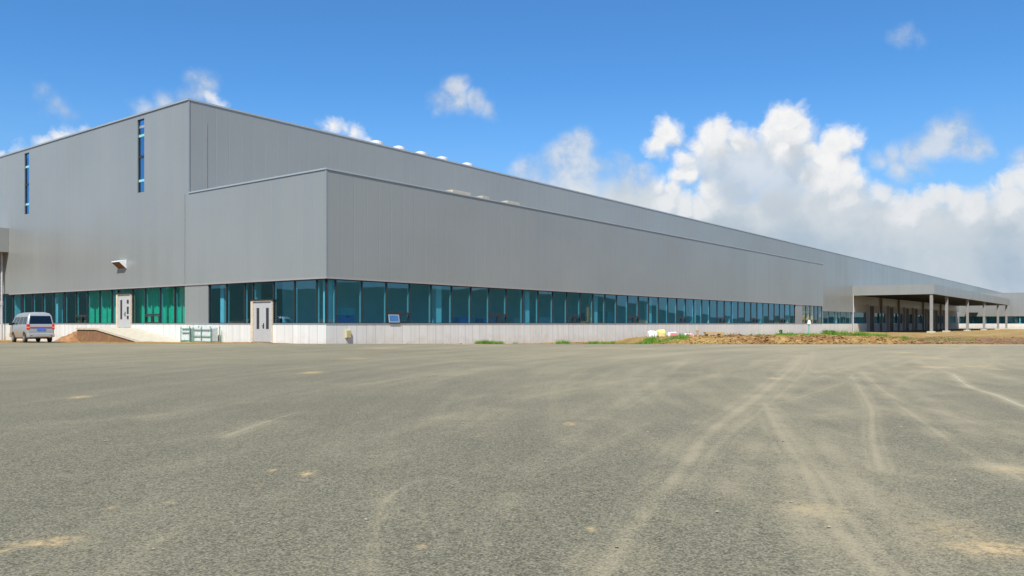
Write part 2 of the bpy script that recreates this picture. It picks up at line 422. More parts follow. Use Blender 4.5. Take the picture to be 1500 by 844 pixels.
for px, w, a in tracks:
    dd = pl_dist(smooth_pts(px)); dust = np.maximum(dust, a*(.95*np.exp(-(dd/(w*.45))**4)*(.62+.38*np.cos(dd/w*13.)) + .18*np.exp(-(dd/(w*1.3))**2)))
def spot(px, py, rx, ry, a, arr):
    x, y = gp(px, py); x2, _ = gp(px+rx, py); _, y2 = gp(px, max(py-ry, HZ+5))
    q = np.hypot((Xa-x)/(x2-x), (Ya-y)/(y2-y)); np.maximum(arr, a*np.exp(-q**2), out=arr)
spot(1190, 750, 46, 13, .6, dust); spot(1465, 686, 40, 9, .7, dust); spot(1195, 748, 40, 11, .4, tanv)
spot(1455, 805, 60, 11, .95, tanv); spot(1480, 690, 30, 6, .5, tanv); spot(1400, 780, 45, 16, .35, tanv)
for px, py, rx, ry, a in [(118,582,12,2.,1),(456,546,13,1.6,1),(835,622,9,2.,1),(450,695,9,4,1),(1390,510,7,1,1),(1135,555,7,1.3,1),
    (618,802,8,3,.8),(62,797,38,5,1),(90,790,30,4,.6),(8,808,9,4,.9),(866,776,6,2.5,1),(400,690,5,2,.9),(1370,538,26,1.3,.8),(1330,545,30,1.3,.4),
    (1430,537,20,1.3,.7),(1372,525,8,.8,.9),(1460,541,8,1,1),(165,745,8,2,.6),(250,737,7,1.5,.8),(560,510,30,1.4,.5),(520,525,20,1,.5),
    (690,505,30,1.,.5),(900,510,60,1,.4),(1180,506,120,1.,.6),(1400,505,120,1.2,.8),(300,505,120,.8,.35),(1345,523,22,1.2,.6),(1320,516,14,1,.7),
    (375,712,7,2.5,.4),(930,660,6,1.5,.4),(700,640,5,1.2,.4)]:
    spot(px, py, rx, ry, a, tanv)
# a lip down the far edge of the slab
nr, nc = Xa.shape
Xa2 = np.vstack([Xa, Xa[-1:]]); Ya2 = np.vstack([Ya, Ya[-1:]+.03]); Za2 = np.vstack([Za, np.full((1, nc), -.7)])
dust = np.vstack([dust, dust[-1:]]); tanv = np.vstack([tanv, tanv[-1:]])
yard = grid_obj('asphalt_yard', Xa2, Ya2, Za2, M['asphalt'], {'dust': dust, 'tan': tanv})
tag(yard, kind='structure')

# ------------------------------------------------------------------ factory building (local x along right face, y along left face)
ROT = math.atan2(UR.y, UR.x)
fac = empty('factory_building', C0, ROT)
tag(fac, 'long grey metal clad factory hall with a lower front block and teal window strip', 'factory')
def loc2w(x, y, z=0): return Vector((C0.x + UR.x*x + UL.x*y, C0.y + UR.y*x + UL.y*y, z))
def px_on_y(px, y):      # local x on the plane local y seen at image column px
    r = (px-750)/F; bx = C0.x+UL.x*y; by = C0.y+UL.y*y
    return (r*by-bx)/(UR.x-r*UR.y)
def px_on_x(px, x):
    r = (px-750)/F; bx = C0.x+UR.x*x; by = C0.y+UR.y*x
    return (r*by-bx)/(UL.x-r*UL.y)
def zat(x, y, py):
    w = loc2w(x, y); return CAMZ + (HZ-py)*w.y/F

SILL, HEAD, LOWT, HIGHT, SB = 1.2, 3.97, 10.36, 16.95, 14.8
T = .12      # cladding thickness

# right faces: plane y; left faces: plane x.  side 'r': out is -y ; side 'l': out is -x
def panel(mb, side, plane, a0, a1, z0, z1, out=0., thick=T):
    if side == 'r': mb.box(a0, a1, plane-out, plane-out+thick, z0, z1)
    else: mb.box(plane-out, plane-out+thick, a0, a1, z0, z1)

mb = MB(); panel(mb, 'r', 0, -.02, 97.6, HEAD, LOWT, .06); mb.build('cladding', M['clad_r'], fac)
mb = MB(); panel(mb, 'r', 0, 84.8, 87.8, SILL, HEAD-.003, .03); mb.build('infill_panel', M['clad_r'], fac)
mb = MB(); mb.box(97.48, 97.6, .08, SB-.1, -1.5, LOWT); mb.build('end_wall', M['clad_l'], fac)
# left face of both blocks, flush
mb = MB()
panel(mb, 'l', 0, .06, SB, HEAD, LOWT, .06)
holes = [(20.8, 21.8), (40.8, 41.8), (61.8, 62.8)]
y = SB
for a, b in holes:
    panel(mb, 'l', 0, y, a, HEAD, HIGHT, .06); panel(mb, 'l', 0, a, b, HEAD, 11.1, .06); y = b
panel(mb, 'l', 0, y, 75, HEAD, HIGHT, .06)
for a, b in holes: panel(mb, 'l', 0, a, b, 16.62, HIGHT, .06)
mb.build('cladding', M['clad_l'], fac)
mb = MB(); panel(mb, 'l', 0, 12.4, 15.3, SILL, HEAD-.003, .03); mb.build('infill_panel', M['clad_l'], fac)
# high block right face, above low roof and beyond the low block
mb = MB(); panel(mb, 'r', SB, .07, 97.6, 9.2, HIGHT, .06)
panel(mb, 'r', SB, 97.6, 171, HEAD, HIGHT, .06); panel(mb, 'r', SB, 171, 462, 5.9, HIGHT, .06)
mb.build('hall_cladding', M['clad_r'], fac)
mb = MB(); mb.box(461.9, 462, SB+.1, 75, -1.5, HIGHT-.05); mb.box(.1, 462, 74.9, 75, -1.5, HIGHT-.05); mb.build('rear_wall', M['clad_r'], fac)
# thin dark strip painting a seam's shadow on the hall, and a seam joint
mb = MB(); mb.box(1.28, 1.36, SB-.10, SB-.062, 9.9, 15.6)
mb.box(-.10, -.062, 15.20, 15.26, HEAD, LOWT); mb.build('seam_shadow_and_joint', simple('seam_joint_shade', (.22, .23, .225), .5), fac)
# corner trims
for q in [(-.085, .02, -.085, .02, HEAD-.02, LOWT), (-.085, .02, SB-.085, SB+.02, LOWT+.11, HIGHT), (97.5, 97.625, -.08, .05, HEAD-.02, LOWT)]:
    mb = MB(); mb.box(*q); mb.build('corner_trim', M['trim'], fac)
# parapet caps
mb = MB()
mb.box(-.12, 97.7, -.12, .30, LOWT, LOWT+.10)
mb.box(-.12, .30, .30, SB-.09, LOWT, LOWT+.10)
mb.box(-.14, 462.1, SB-.12, SB+.30, HIGHT, HIGHT+.12)
mb.box(-.14, .30, SB+.30, 75.1, HIGHT, HIGHT+.12)
mb.build('parapet_cap', M['flash'], fac)
# drip trims below the cladding
mb = MB()
mb.box(-.10, 97.62, -.10, .12, HEAD-.09, HEAD-.004)
mb.box(-.10, .12, .12, 45.1, HEAD-.09, HEAD-.004)
mb.box(97.65, 171, SB-.10, SB+.12, HEAD-.09, HEAD-.004)
mb.build('drip_trim', M['drip'], fac)
# roofs
mb = MB(); mb.box(.08, 97.5, .08, SB-.1, 9.55, 9.72); mb.build('low_roof', M['roof'], fac)
mb = MB(); mb.box(.08, 461.9, SB+.08, 74.9, 16.0, 16.18); mb.build('hall_roof', M['roof'], fac)
# sill ledges
mb = MB()
for a, b in [(-.05, 97.6)]: mb.box(a, b, -.05, .12, SILL-.05, SILL)
for a, b in [(.12, 5.18), (7.42, 22.78), (25.02, 46.8)]: mb.box(-.05, .12, a, b, SILL-.05, SILL)
mb.box(97.65, 171, SB-.05, SB+.12, SILL-.05, SILL)
mb.build('sill_ledge', M['flash'], fac)
# plinths
mb = MB(); mb.box(-.02, 97.6, -.02, .25, -1.8, SILL-.052); mb.box(97.65, 190, SB-.02, SB+.25, -2, SILL-.052); mb.build('plinth', M['plinth_r'], fac)
mb = MB()
for a, b, z1 in [(.25, 5.18, SILL-.052), (7.42, 22.78, SILL-.052), (22.78, 25.02, .86), (25.02, 75, SILL-.052), (5.18, 7.42, -.02)]:
    mb.box(-.02, .25, a, b, -1.8, z1)
mb.build('plinth', M['plinth_l'], fac)
# inside: ceilings, floors, rear partitions
mb = MB()
mb.box(.3, 97.4, .3, SB-.2, 4.6, 4.75); mb.box(1.6, 97.4, 6.2, 6.35, -.4, 4.6)
mb.box(.3, 97.4, .3, SB-.2, -.5, -.3)
mb.box(12, 12.15, SB+.3, 74, -.3, 16.0); mb.box(.3, 12, SB+.1, 74, 5.0, 5.15); mb.box(.3, 12, SB+.1, 74, -.5, -.3)
mb.box(97.6, 460, 27, 27.15, -.3, 6); mb.box(97.6, 460, SB+.15, 27, 4.6, 4.75); mb.box(97.6, 460, SB+.15, 27, -.5, -.3)
mb.box(.3, 12, 15.0, 15.12, -.3, 4.6)
mb.build('interior_walls', M['inwall'], fac)
COLS = []
xx = 10.45
while xx < 95:
    COLS.append((xx-.28, xx+.28, .55, 1.1)); xx += 10.5
COLS.append((.45, .85, .45, .85))
for yy in (8.0, 11.7, 26.2, 36.8, 45.5): COLS.append((.6, 1.0, yy-.2, yy+.2))
for xx in (150, 160.5): COLS.append((xx-.28, xx+.28, SB+.55, SB+1.1))
for q in COLS: mb = MB(); mb.box(*q, -.3, 4.6); mb.build('inner_column', M['incol'], fac)

def window(side, plane, a0, a1, z0, z1, parent, casement=False, opened=False, mat=None, fin=True, rail=None):
    """one glazing bay: frame (the part) > pane, casement"""
    g = plane + .10
    f = MB()
    def bx(mb, p, q, d0, d1, za, zb):
        if side == 'r': mb.box(p, q, g+d0, g+d1, za, zb)
        else: mb.box(g+d0, g+d1, p, q, za, zb)
    w = .035
    bx(f, a0, a0+w, -.07, .03, z0, z1); bx(f, a1-w, a1, -.07, .03, z0, z1)
    bx(f, a0+w, a1-w, -.06, .03, z1-.06, z1); bx(f, a0+w, a1-w, -.06, .03, z0, z0+.05)
    if casement:
        bx(f, a0+w, a1-w, -.08, .03, z0+.60, z0+.72)
        mid = (a0+a1)/2
        bx(f, mid-.045, mid+.045, -.08, .03, z0+.05, z0+.6)
    fr = f.build('window', M['alu'], parent)
    for r_ in (rail or []): q = MB(); bx(q, a0+w, a1-w, -.05, .03, r_-.09, r_+.09); q.build('rail', M['teal_paint'] if r_ != 13.8 else M['alu'], fr)
    p = MB()
    if side == 'r': p.poly([(a0+w, g, z0), (a1-w, g, z0), (a1-w, g, z1), (a0+w, g, z1)], [(0, 1, 2, 3)])
    else: p.poly([(g, a0+w, z0), (g, a1-w, z0), (g, a1-w, z1), (g, a0+w, z1)], [(0, 1, 2, 3)])
    p.build('pane', mat or M['glass'], fr)
    if fin:
        q = MB(); bx(q, a1-.05, a1-.01, .05, .17, z0, z1) if side == 'r' else bx(q, a0+.01, a0+.05, .05, .20, z0, z1)
        q.build('mullion_fin', M['fin'], fr)
    if casement:
        for k, (p0, p1) in enumerate([(a0+w, (a0+a1)/2-.045), ((a0+a1)/2+.045, a1-w)]):
            c = MB(); 
            op = opened and k == 0
            zt = z0+.58
            def pt(a, d, z):
                if op:
                    h = zt-z; z = zt-h*math.cos(R(9)); d = d-h*math.sin(R(9))-.05
                return (a, g+d, z) if side == 'r' else (g+d, a, z)
            def cb(q0, q1, za, zb):
                v = [pt(q0,-.10,za),pt(q1,-.10,za),pt(q1,-.06,za),pt(q0,-.06,za),pt(q0,-.10,zb),pt(q1,-.10,zb),pt(q1,-.06,zb),pt(q0,-.06,zb)]
                c.poly(v, [(0,3,2,1),(4,5,6,7),(0,1,5,4),(1,2,6,5),(2,3,7,6),(3,0,4,7)])
            cb(p0+.02, p0+.08, z0+.06, zt); cb(p1-.08, p1-.02, z0+.06, zt); cb(p0+.08, p1-.08, z0+.06, z0+.12); cb(p0+.08, p1-.08, zt-.06, zt)
            c.build('casement', M['alu'] if not op else M['flash'], fr)
            if op:
                pn = MB(); pn.poly([pt(p0+.08,-.08,z0+.12), pt(p1-.08,-.08,z0+.12), pt(p1-.08,-.08,zt-.06), pt(p0+.08,-.08,zt-.06)], [(0,1,2,3)])
                pn.build('casement_pane', M['glass_blue'], fr)
    return fr

# right face bays
window('r', 0, .10, .78, SILL, HEAD-.09, fac)
for i in range(40):
    a = .78 + 2.1*i
    window('r', 0, a, a+2.1, SILL, HEAD-.09, fac, casement=(i % 5 == 2), opened=(i == 2), fin=(i < 26))
for i in range(5): window('r', 0, 87.8+1.93*i, 87.8+1.93*(i+1), SILL, HEAD-.09, fac, fin=False, mat=M['glass_clear'])
# left face bays
for a, b, cs in [(.14, 1.0, 0), (1.0, 3.1, 0), (3.1, 5.2, 0), (7.4, 8.3, 0), (8.3, 10.35, 0), (10.35, 12.4, 0),
              (15.3, 16.8, 0), (16.8, 18.8, 0), (18.8, 20.9, 1), (20.9, 22.78, 0), (25.02, 26, 0), (26, 28.0, 0), (28.0, 30.05, 0), (30.05, 32.05, 1)]:
    window('l', 0, a, b, SILL, HEAD-.09, fac, casement=bool(cs))
a = 32.05
while a < 46: window('l', 0, a, a+2.1, SILL, HEAD-.09, fac); a += 2.1
mb = MB(); mb.box(-.02, .3, a, 75, SILL, HEAD); mb.build('dock_wall', M['dock'], fac)
window('l', 0, 5.2, 7.4, 2.72, HEAD-.09, fac); window('l', 0, 22.8, 25.0, 3.52, HEAD-.09, fac, fin=False)
for a, b in holes:
    window('l', -.02, a, b, 11.1, 16.62, fac, mat=M['glass_blue'], fin=False, rail=[12.0, 13.8, 15.4])
# recessed stretch beyond the low block
for i in range(5): window('r', SB, 147.9+4.6*i, 147.9+4.6*(i+1), SILL, HEAD-.09, fac)
mb = MB(); mb.box(97.65, 147.9, SB, SB+.12, SILL, HEAD-.09); mb.build('infill_panel', M['clad_r'], fac)

# doors
def door(y0, y1, z0, z1, lites):
    f = MB()
    f.box(-.10, .12, y0, y0+.05, z0, z1); f.box(-.10, .12, y1-.22, y1, z0, z1); f.box(-.10, .12, y0+.05, y1-.22, z1-.07, z1)
    d = f.build('door_frame', M['cream'], fac)
    a, b = y0+.05, y1-.22; m = (a+b)/2
    leaf = MB(); leaf.box(-.02, .05, a+.01, m-.006, z0+.02, z1-.08); lf = leaf.build('door', M['doorleaf'], fac, bevel=.006)
    leaf = MB(); leaf.box(-.02, .05, m+.006, b-.01, z0+.02, z1-.08); lf2 = leaf.build('door', M['doorleaf'], fac, bevel=.006)
    for (c, za, zb) in lites:
        g = MB(); g.box(-.03, -.015, c-.14+m, c+.14+m, z0+za, z0+zb); g.build('door_glass', M['pit'], lf if c < 0 else lf2)
    h = MB(); h.tube((-.02, m-.10, z0+1.05), (-.10, m-.10, z0+1.05), .025); h.box(-.12, -.09, m-.14, m-.02, z0+1.03, z0+1.08); h.box(-.035, -.018, m-.15, m-.06, z0+.88, z0+1.22)
    h.build('handle', M['dark'], lf)
door(5.2, 7.4, 0, 2.68, [(-.50, .85, 2.2), (.50, .85, 2.2)])
door(22.8, 25.0, .88, 3.5, [(.50, .65, 2.15), (-.50, 1.85, 2.15), (-.50, 1.05, 1.62), (-.50, .65, .92)])
for (a, b, z) in [(5.15, 7.45, 2.68), (22.75, 25.05, 3.48)]:
    mb = MB(); mb.box(-.14, .1, a, b, z, z+.06); mb.build('door_hood', M['dark'], fac)

# wall vent hood above the ramp door
mb = MB()
ya, yb = 23.4, 24.6
p = []
for yy in (ya, yb): p += [(-.07, yy, 5.42), (-.07, yy, 6.12), (-.66, yy, 6.0), (-.66, yy, 5.92)]
mb.poly(p, [(0,3,2,1),(4,5,6,7),(1,2,6,5),(2,3,7,6),(0,1,5,4)])
hood = mb.build('vent_hood', M['vent'], fac, bevel=.01)
mb = MB(); mb.poly([(-.10, ya+.04, 5.44), (-.64, ya+.04, 5.90), (-.64, yb-.04, 5.90), (-.10, yb-.04, 5.44)], [(0,1,2,3)])
mb.build('grille', simple('rust', (.16, .07, .02), .8), hood)

# loading canopies
def canopy(side):
    cm = MB()
    if side == 'r':
        x0, x1, y0, y1 = 171, 314, -2.8, SB-.07
        cm.box(x0, x1, y0, y0+.2, 7.85, 10.1)
        c = cm.build('canopy_fascia', M['clad_r'], fac)
        for q in (x0, x1-.2): cm = MB(); cm.box(q, q+.2, y0+.2, y1, 7.85, 10.1); cm.build('end_fascia', M['clad_l'], c)
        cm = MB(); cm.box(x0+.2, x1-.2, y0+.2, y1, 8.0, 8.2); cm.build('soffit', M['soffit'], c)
        cm = MB(); cm.box(x0+.2, x1-.2, y0+.2, y1, 9.6, 9.8); cm.build('canopy_roof', M['roof'], c)
        for b in (.5, 19.5, 51.3, 83, 115.6, 139):
            q = MB(); q.box(x0+b-.31, x0+b+.31, y0+.3, y0+.92, -1.6, 8.0)
            k = q.build('column', M['column'], c, bevel=.03)
            q = MB(); q.box(x0+b-.8, x0+b+.8, y0-.15, y0+1.45, -1.6, -.55)
            q.build('footing', M['concrete'], c, bevel=.04)
        q = MB(); q.tube((171.1, SB-.25, -1.5), (171.1, SB-.25, 8), .13); q.build('downpipe', M['pipe'], c)
        for xx in (208+11, 208-9.5, 253, 283): 
            q = MB(); q.box(xx-.3, xx+.3, SB-.5, SB-.1, -1.5, 8.0); q.build('column', M['column'], c)
    else:
        x0, x1, y0, y1 = -17.6, -.07, 45.2, 75
        cm.box(x0, x1, y0, y0+.2, 7.85, 10.1)
        c = cm.build('canopy_fascia', M['clad_r'], fac)
        cm = MB(); cm.box(x0, x0+.2, y0+.2, y1, 7.85, 10.1); cm.build('end_fascia', M['clad_l'], c)
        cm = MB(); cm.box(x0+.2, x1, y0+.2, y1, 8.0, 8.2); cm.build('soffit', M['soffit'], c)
        cm = MB(); cm.box(x0+.2, x1, y0+.2, y1, 9.6, 9.8); cm.build('canopy_roof', M['roof'], c)
        q = MB(); q.tube((-.35, 46.0, -1), (-.35, 46.0, 8.0), .09); q.tube((-.35, 46.0, 2.9), (-.35, 46.0, 3.3), .13); q.build('downpipe', M['pipe'], c)
        q = MB(); q.box(-17.3, -16.5, 45.5, 46.3, -1, 8.0); q.build('column', M['column'], c)
canopy('r'); canopy('l')

# dock wall under the right canopy: doors with projecting portals, windows between them
doors = [187.5, 208.7, 228.3, 240.5, 260, 273, 292]
mb = MB(); edges = [171.2] + [e for dd in doors for e in (dd-2.2, dd+2.2)] + [322]
mb.box(171.2, 322, SB, SB+.2, HEAD, 7.9)
for a, b in zip(edges[0::2], edges[1::2]):
    mb.box(a, b, SB, SB+.2, -2, SILL)
    w = min(12.0, (b-a)*.8); m0 = (a+b)/2-w/2
    if b-a > 5: mb.box(a, m0, SB, SB+.2, SILL, HEAD); mb.box(m0+w, b, SB, SB+.2, SILL, HEAD); window('r', SB, m0, m0+w, SILL, HEAD, fac, rail=None)
    else: mb.box(a, b, SB, SB+.2, SILL, HEAD)
mb.build('dock_wall', M['dock'], fac)
for dd in doors:
    q = MB(); q.box(dd-2.9, dd-2.2, SB-.55, SB-.01, -1.6, 5.6); q.box(dd+2.2, dd+2.6, SB-.55, SB-.01, -1.6, 5.6); q.box(dd-2.9, dd+2.6, SB-.55, SB-.01, 5.6, 5.9)
    k = q.build('dock_shelter', M['dock'], fac)
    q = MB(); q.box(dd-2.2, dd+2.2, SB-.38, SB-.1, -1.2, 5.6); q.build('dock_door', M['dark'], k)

# ------------------------------------------------------------------ far wing
wg = empty('factory_wing', loc2w(322, SB), ROT)
tag(wg, 'pale grey far factory wing behind the loading canopy at the right edge', 'factory wing')
WT = 12.6
mb = MB(); mb.box(-.06, .1, -70, 0, 3.9, WT); mb.build('cladding', M['clad_l'], wg)
mb = MB(); mb.box(-.12, .3, -70, 0, WT, WT+.12); mb.build('parapet_cap', M['flash'], wg)
mb = MB(); mb.box(-.02, .2, -70, 0, -2.2, 1.15); mb.build('plinth', M['plinth_l'], wg)
mb = MB(); mb.box(.2, 40, -70, -.1, WT-.8, WT-.6); mb.box(2.6, 2.8, -70, -.1, -1, 5); mb.box(.2, 10, -70, -.1, 4.6, 4.8); mb.build('roof', M['roof'], wg)
mb = MB(); mb.box(.2, 40, -70.1, -69.9, -2.2, WT-.1); mb.box(39.9, 40, -69.9, -.2, -2.2, WT-.1); mb.build('side_wall', M['clad_r'], wg)
for i in range(30): window('l', 0, -2.3*(i+1), -2.3*i, 1.2, 3.9, wg)
mb = MB(); mb.box(-1.8, -.07, -6.5, -2.5, 5.2, 5.4); mb.build('awning', M['dark'], wg)
for yy in (-9, -20, -31, -42): mb = MB(); mb.box(.5, .95, yy-.2, yy+.2, -1, 4.6); mb.build('inner_column', M['incol'], wg)

# ------------------------------------------------------------------ access ramp
rp = empty('access_ramp', loc2w(0, 22.3), ROT)
tag(rp, 'pale concrete ramp with a brick side rising to the left white double door', 'ramp')
mb = MB()
a, b, c_, w = -7.6, -.1, 3.0, -3.0      # local y relative to 22.3
P = [(w,a,-.30),(-.03,a,-.30),(w,a,-.14),(-.03,a,-.14),(w,b,.74),(-.03,b,.74),(w,b,.88),(-.03,b,.88),(w,c_,.74),(-.03,c_,.74),(w,c_,.88),(-.03,c_,.88)]
mb.poly(P, [(2,3,7,6),(6,7,11,10),(0,4,5,1),(4,8,9,5),(0,2,6,4),(4,6,10,8),(0,1,3,2),(8,10,11,9),(1,5,7,3),(5,9,11,7)])
mb.build('deck', M['concrete'], rp)
mb = MB()
w2 = w+.08
P = [(w2,a,-.9),(w2+.24,a,-.9),(w2,a,-.29),(w2+.24,a,-.29),(w2,b,-.9),(w2+.24,b,-.9),(w2,b,.738),(w2+.24,b,.738),(w2,c_-.06,-.9),(w2+.24,c_-.06,-.9),(w2,c_-.06,.738),(w2+.24,c_-.06,.738)]
mb.poly(P, [(0,4,6,2),(4,8,10,6),(1,3,7,5),(5,7,11,9),(2,6,7,3),(6,10,11,7),(8,9,11,10)])
mb.box(w2+.24, -.05, c_-.3, c_-.06, -.9, .738)
mb.build('side_wall', M['brick'], rp)
# little heap of brick earth at the landing's foot
def heap(name, cx, cy, rx, ry, h, mat, seed=0, n=26, rot=0):
    mbb = MB(); vs = []; 
    for i in range(n+1):
        for j in range(n+1):
            u = i/n*2-1; v = j/n*2-1; q = math.hypot(u, v); hh = h*max(0, 1-q)**.8
            x = u*rx; y = v*ry; X = x*math.cos(rot)-y*math.sin(rot); Y = x*math.sin(rot)+y*math.cos(rot)
            hh += (mnoise.fractal(Vector((X*1.6, Y*1.6, seed)), .8, 2, 4)*.12*h*4.5 if q < 1 else 0)*(1-q)
            vs.append((X, Y, gz(cx+X, cy+Y) + hh - (.12 if q >= .97 else 0)))
    fs = [(i*(n+1)+j, i*(n+1)+j+1, (i+1)*(n+1)+j+1, (i+1)*(n+1)+j) for i in range(n) for j in range(n)]
    mbb.poly(vs, fs); o = mbb.build(name, mat, None, smooth=True); o.location = (cx, cy, 0); return o
w_ = loc2w(-2.6, 26.3)
tag(heap('earth_heap', w_.x, w_.y, 1.5, 1.6, .85, simple('red_earth', (.27, .135, .055), .95, 0, .3, 3, .6), 3), 'rust brown heap of earth piled at the left foot of the ramp', 'earth heap')

# ------------------------------------------------------------------ green glass racks by the wall
o = loc2w(-.62, 10.6); rk = empty('glass_rack', (o.x, o.y, -.08), ROT)
tag(rk, 'green metal rack holding pale panels against the white plinth beside the grey infill', 'rack')
mb = MB()
for yy in (0, 1.15, 2.15, 2.55, 3.65):
    mb.box(-.33, -.28, yy, yy+.05, 0, 1.02 if yy < 2.3 else 1.06); mb.box(.33, .38, yy, yy+.05, 0, 1.1)
for zz in (.04, .42, .60, .86): 
    if zz != .60: mb.box(-.335, -.285, 0, 2.2, zz, zz+.04)
    if zz != .42: mb.box(-.335, -.285, 2.55, 3.7, zz+.06, zz+.10)
for yy in (0, 1.15, 2.15, 2.55, 3.65): mb.box(-.28, .33, yy, yy+.05, .02, .08)
mb.build('rack_frame', M['green_paint'], rk)
mb = MB()
for k in range(7): mb.box(-.24+k*.07, -.20+k*.07, .05, 2.10, .09, .95+.01*k)
for k in range(6): mb.box(-.24+k*.08, -.20+k*.08, 2.62, 3.62, .09, .98)
mb.build('panel_stack', M['glasspack'], rk)

# utility box on the plinth
o = loc2w(px_on_y(510, -.1), -.10); ub = empty('utility_box', (o.x, o.y, .32), ROT)
tag(ub, 'small yellowish metal box fixed to the white plinth near the building corner', 'utility box')
mb = MB(); mb.box(-.2, .2, -.07, .07, 0, .47); b1 = mb.build('box_body', M['beige'], ub, bevel=.015)
mb = MB(); mb.box(-.17, .17, -.085, -.072, .03, .44); mb.box(.10, .13, -.10, -.086, .2, .27); mb.build('box_door', simple('beige2', (.44, .40, .2), .5), ub)

# blue cabinet behind the glass, and other things standing inside
x0 = px_on_y(500, 1.6); x1 = px_on_y(519, 1.6); o = loc2w(x0, 1.6)
cb = empty('blue_cabinet', (o.x, o.y, -.3), ROT); tag(cb, 'bright blue cabinet standing inside the corner window', 'cabinet')
W_ = x1-x0
mb = MB(); mb.box(0, W_, 0, .5, 0, 2.05); mb.build('cabinet_body', M['blue_paint'], cb, bevel=.01)
mb = MB(); mb.box(-.02, W_+.02, -.02, .52, 2.05, 2.5); mb.build('cabinet_top', M['teal_paint'], cb)
mb = MB(); mb.box(W_*.35, W_*.65, -.03, 0, 1.9, 1.96); mb.build('handle', M['dark'], cb)
cc_src = None
for k, (px, wd, ht, mt, lab) in enumerate([(684, 1.7, 1.15, 'blue_paint', 'blue crate seen low through the window right of the first bright column'),
        (718, 1.6, 1.10, 'blue_paint', 'blue crate low behind the second casement window'), (764, 2.2, 1.2, 'sack_white', 'pale covered bundle low behind the glass in the middle of the facade'),
        (800, 2.6, 1.25, 'sack_white', 'long pale bundle low behind the glass left of the yellow machine'), (893, .8, 1.9, 'teal_paint', 'narrow teal locker behind the glass right of the yellow machine')]):
    xx = px_on_y(px, 2.2); o = loc2w(xx, 2.2); e = empty('storage_crate', (o.x, o.y, -.3), ROT)
    tag(e, lab, 'crate', 'crates stored inside the front block')
    mb = MB(); mb.box(-wd/2, wd/2, 0, .9, .12, ht+.8); mb.build('crate_body', M[mt], e, bevel=.03)
    mb = MB(); 
    for q in (-wd/2+.02, -.06, wd/2-.14): mb.box(q, q+.12, 0, .9, 0, .12)
    mb.build('skid', M['wood'], e)

# green curtain behind the left windows
mb = MB(); n = 420; vs = []
for i in range(n+1):
    y = 15.5 + 16.3*i/n; x = .95 + .07*math.sin(y*9) + .04*math.sin(y*23+1)
    vs += [(x, y, -.2), (x, y, 4.4)]
mb.poly(vs, [(2*i, 2*i+2, 2*i+3, 2*i+1) for i in range(n)])
gc = mb.build('curtain', M['green_cloth'], None, smooth=True)
gc.location = C0; gc.rotation_euler = (0, 0, ROT); tag(gc, 'green hanging curtain behind the windows on both sides of the ramp door', 'curtain')

# yellow storage racks seen through the last bays
o = loc2w(88.2, .42); yr = empty('storage_rack', (o.x, o.y, -.3), ROT); tag(yr, 'yellow storage rack with loads behind the last windows of the low block', 'rack')
mb = MB()
for xx in (0, 1.8, 3.7, 5.6):
    for yy in (0, 1): mb.box(xx, xx+.18, yy, yy+.14, 0, 4.3)
for zz in (2.0, 3.0, 4.0): mb.box(0, 5.7, -.02, .10, zz, zz+.35); mb.box(0, 5.7, 1, 1.12, zz, zz+.2)
mb.build('rack_frame', M['yellow_paint'], yr)
mb = MB(); random.seed(4)
for zz in (2.25, 3.35):
    for xx in (.3, 1.2, 2.1, 2.9, 3.95, 4.8): 
        if random.random() < .8: mb.box(xx, xx+random.uniform(.55, .78), .15, .95, zz, zz+random.uniform(.4, .62))
mb.build('load', M['yellow_paint'], yr)

# yellow excavator that shows in the glass
ex = empty('excavator', (64.5, 92, gz(64.5, 92)), R(200)); tag(ex, 'yellow tracked excavator with folded boom, mirrored in the long facade window glass', 'excavator')
mb = MB()
for s in (-1, 1):
    q = [(-1.9,.45),(-1.6,.8),(1.6,.8),(1.9,.45),(1.6,0),(-1.6,0)]
    mb.poly([(x, s*1.1-.3, z) for x, z in q]+[(x, s*1.1+.3, z) for x, z in q], [tuple(range(6)), tuple(range(11,5,-1))]+[(i,(i+1)%6,(i+1)%6+6,i+6) for i in range(6)])
mb.build('track', M['rubber'], ex)
mb = MB(); mb.box(-2.1, 1.2, -1.25, 1.25, .95, 1.5); mb.box(-2.1, -.2, -1.25, 1.25, 1.5, 2.1); mb.tube((0,0,.6),(0,0,.95),.6); mb.build('body', M['yellow_paint'], ex, bevel=.06)
mb = MB(); mb.box(-.1, 1.2, .25, 1.2, 1.5, 2.9); mb.build('cab', M['dark'], ex, bevel=.08)
mb = MB()
for (p0, p1, t0) in [((1.1,-.3,1.5),(3.2,-.3,3.6),.28),((3.2,-.3,3.6),(5.0,-.3,3.4),.24),((5.0,-.3,3.4),(5.4,-.3,1.3),.18)]: mb.tube(p0, p1, t0, 6)
mb.build('boom', M['yellow_paint'], ex)
mb = MB(); mb.poly([(5.2,-.8,1.3),(5.9,-.8,.9),(5.6,-.8,.2),(4.9,-.8,.4),(5.2,.2,1.3),(5.9,.2,.9),(5.6,.2,.2),(4.9,.2,.4)],[(0,1,2,3),(4,7,6,5),(0,4,5,1),(1,5,6,2),(2,6,7,3)]); mb.build('bucket', M['dark'], ex)

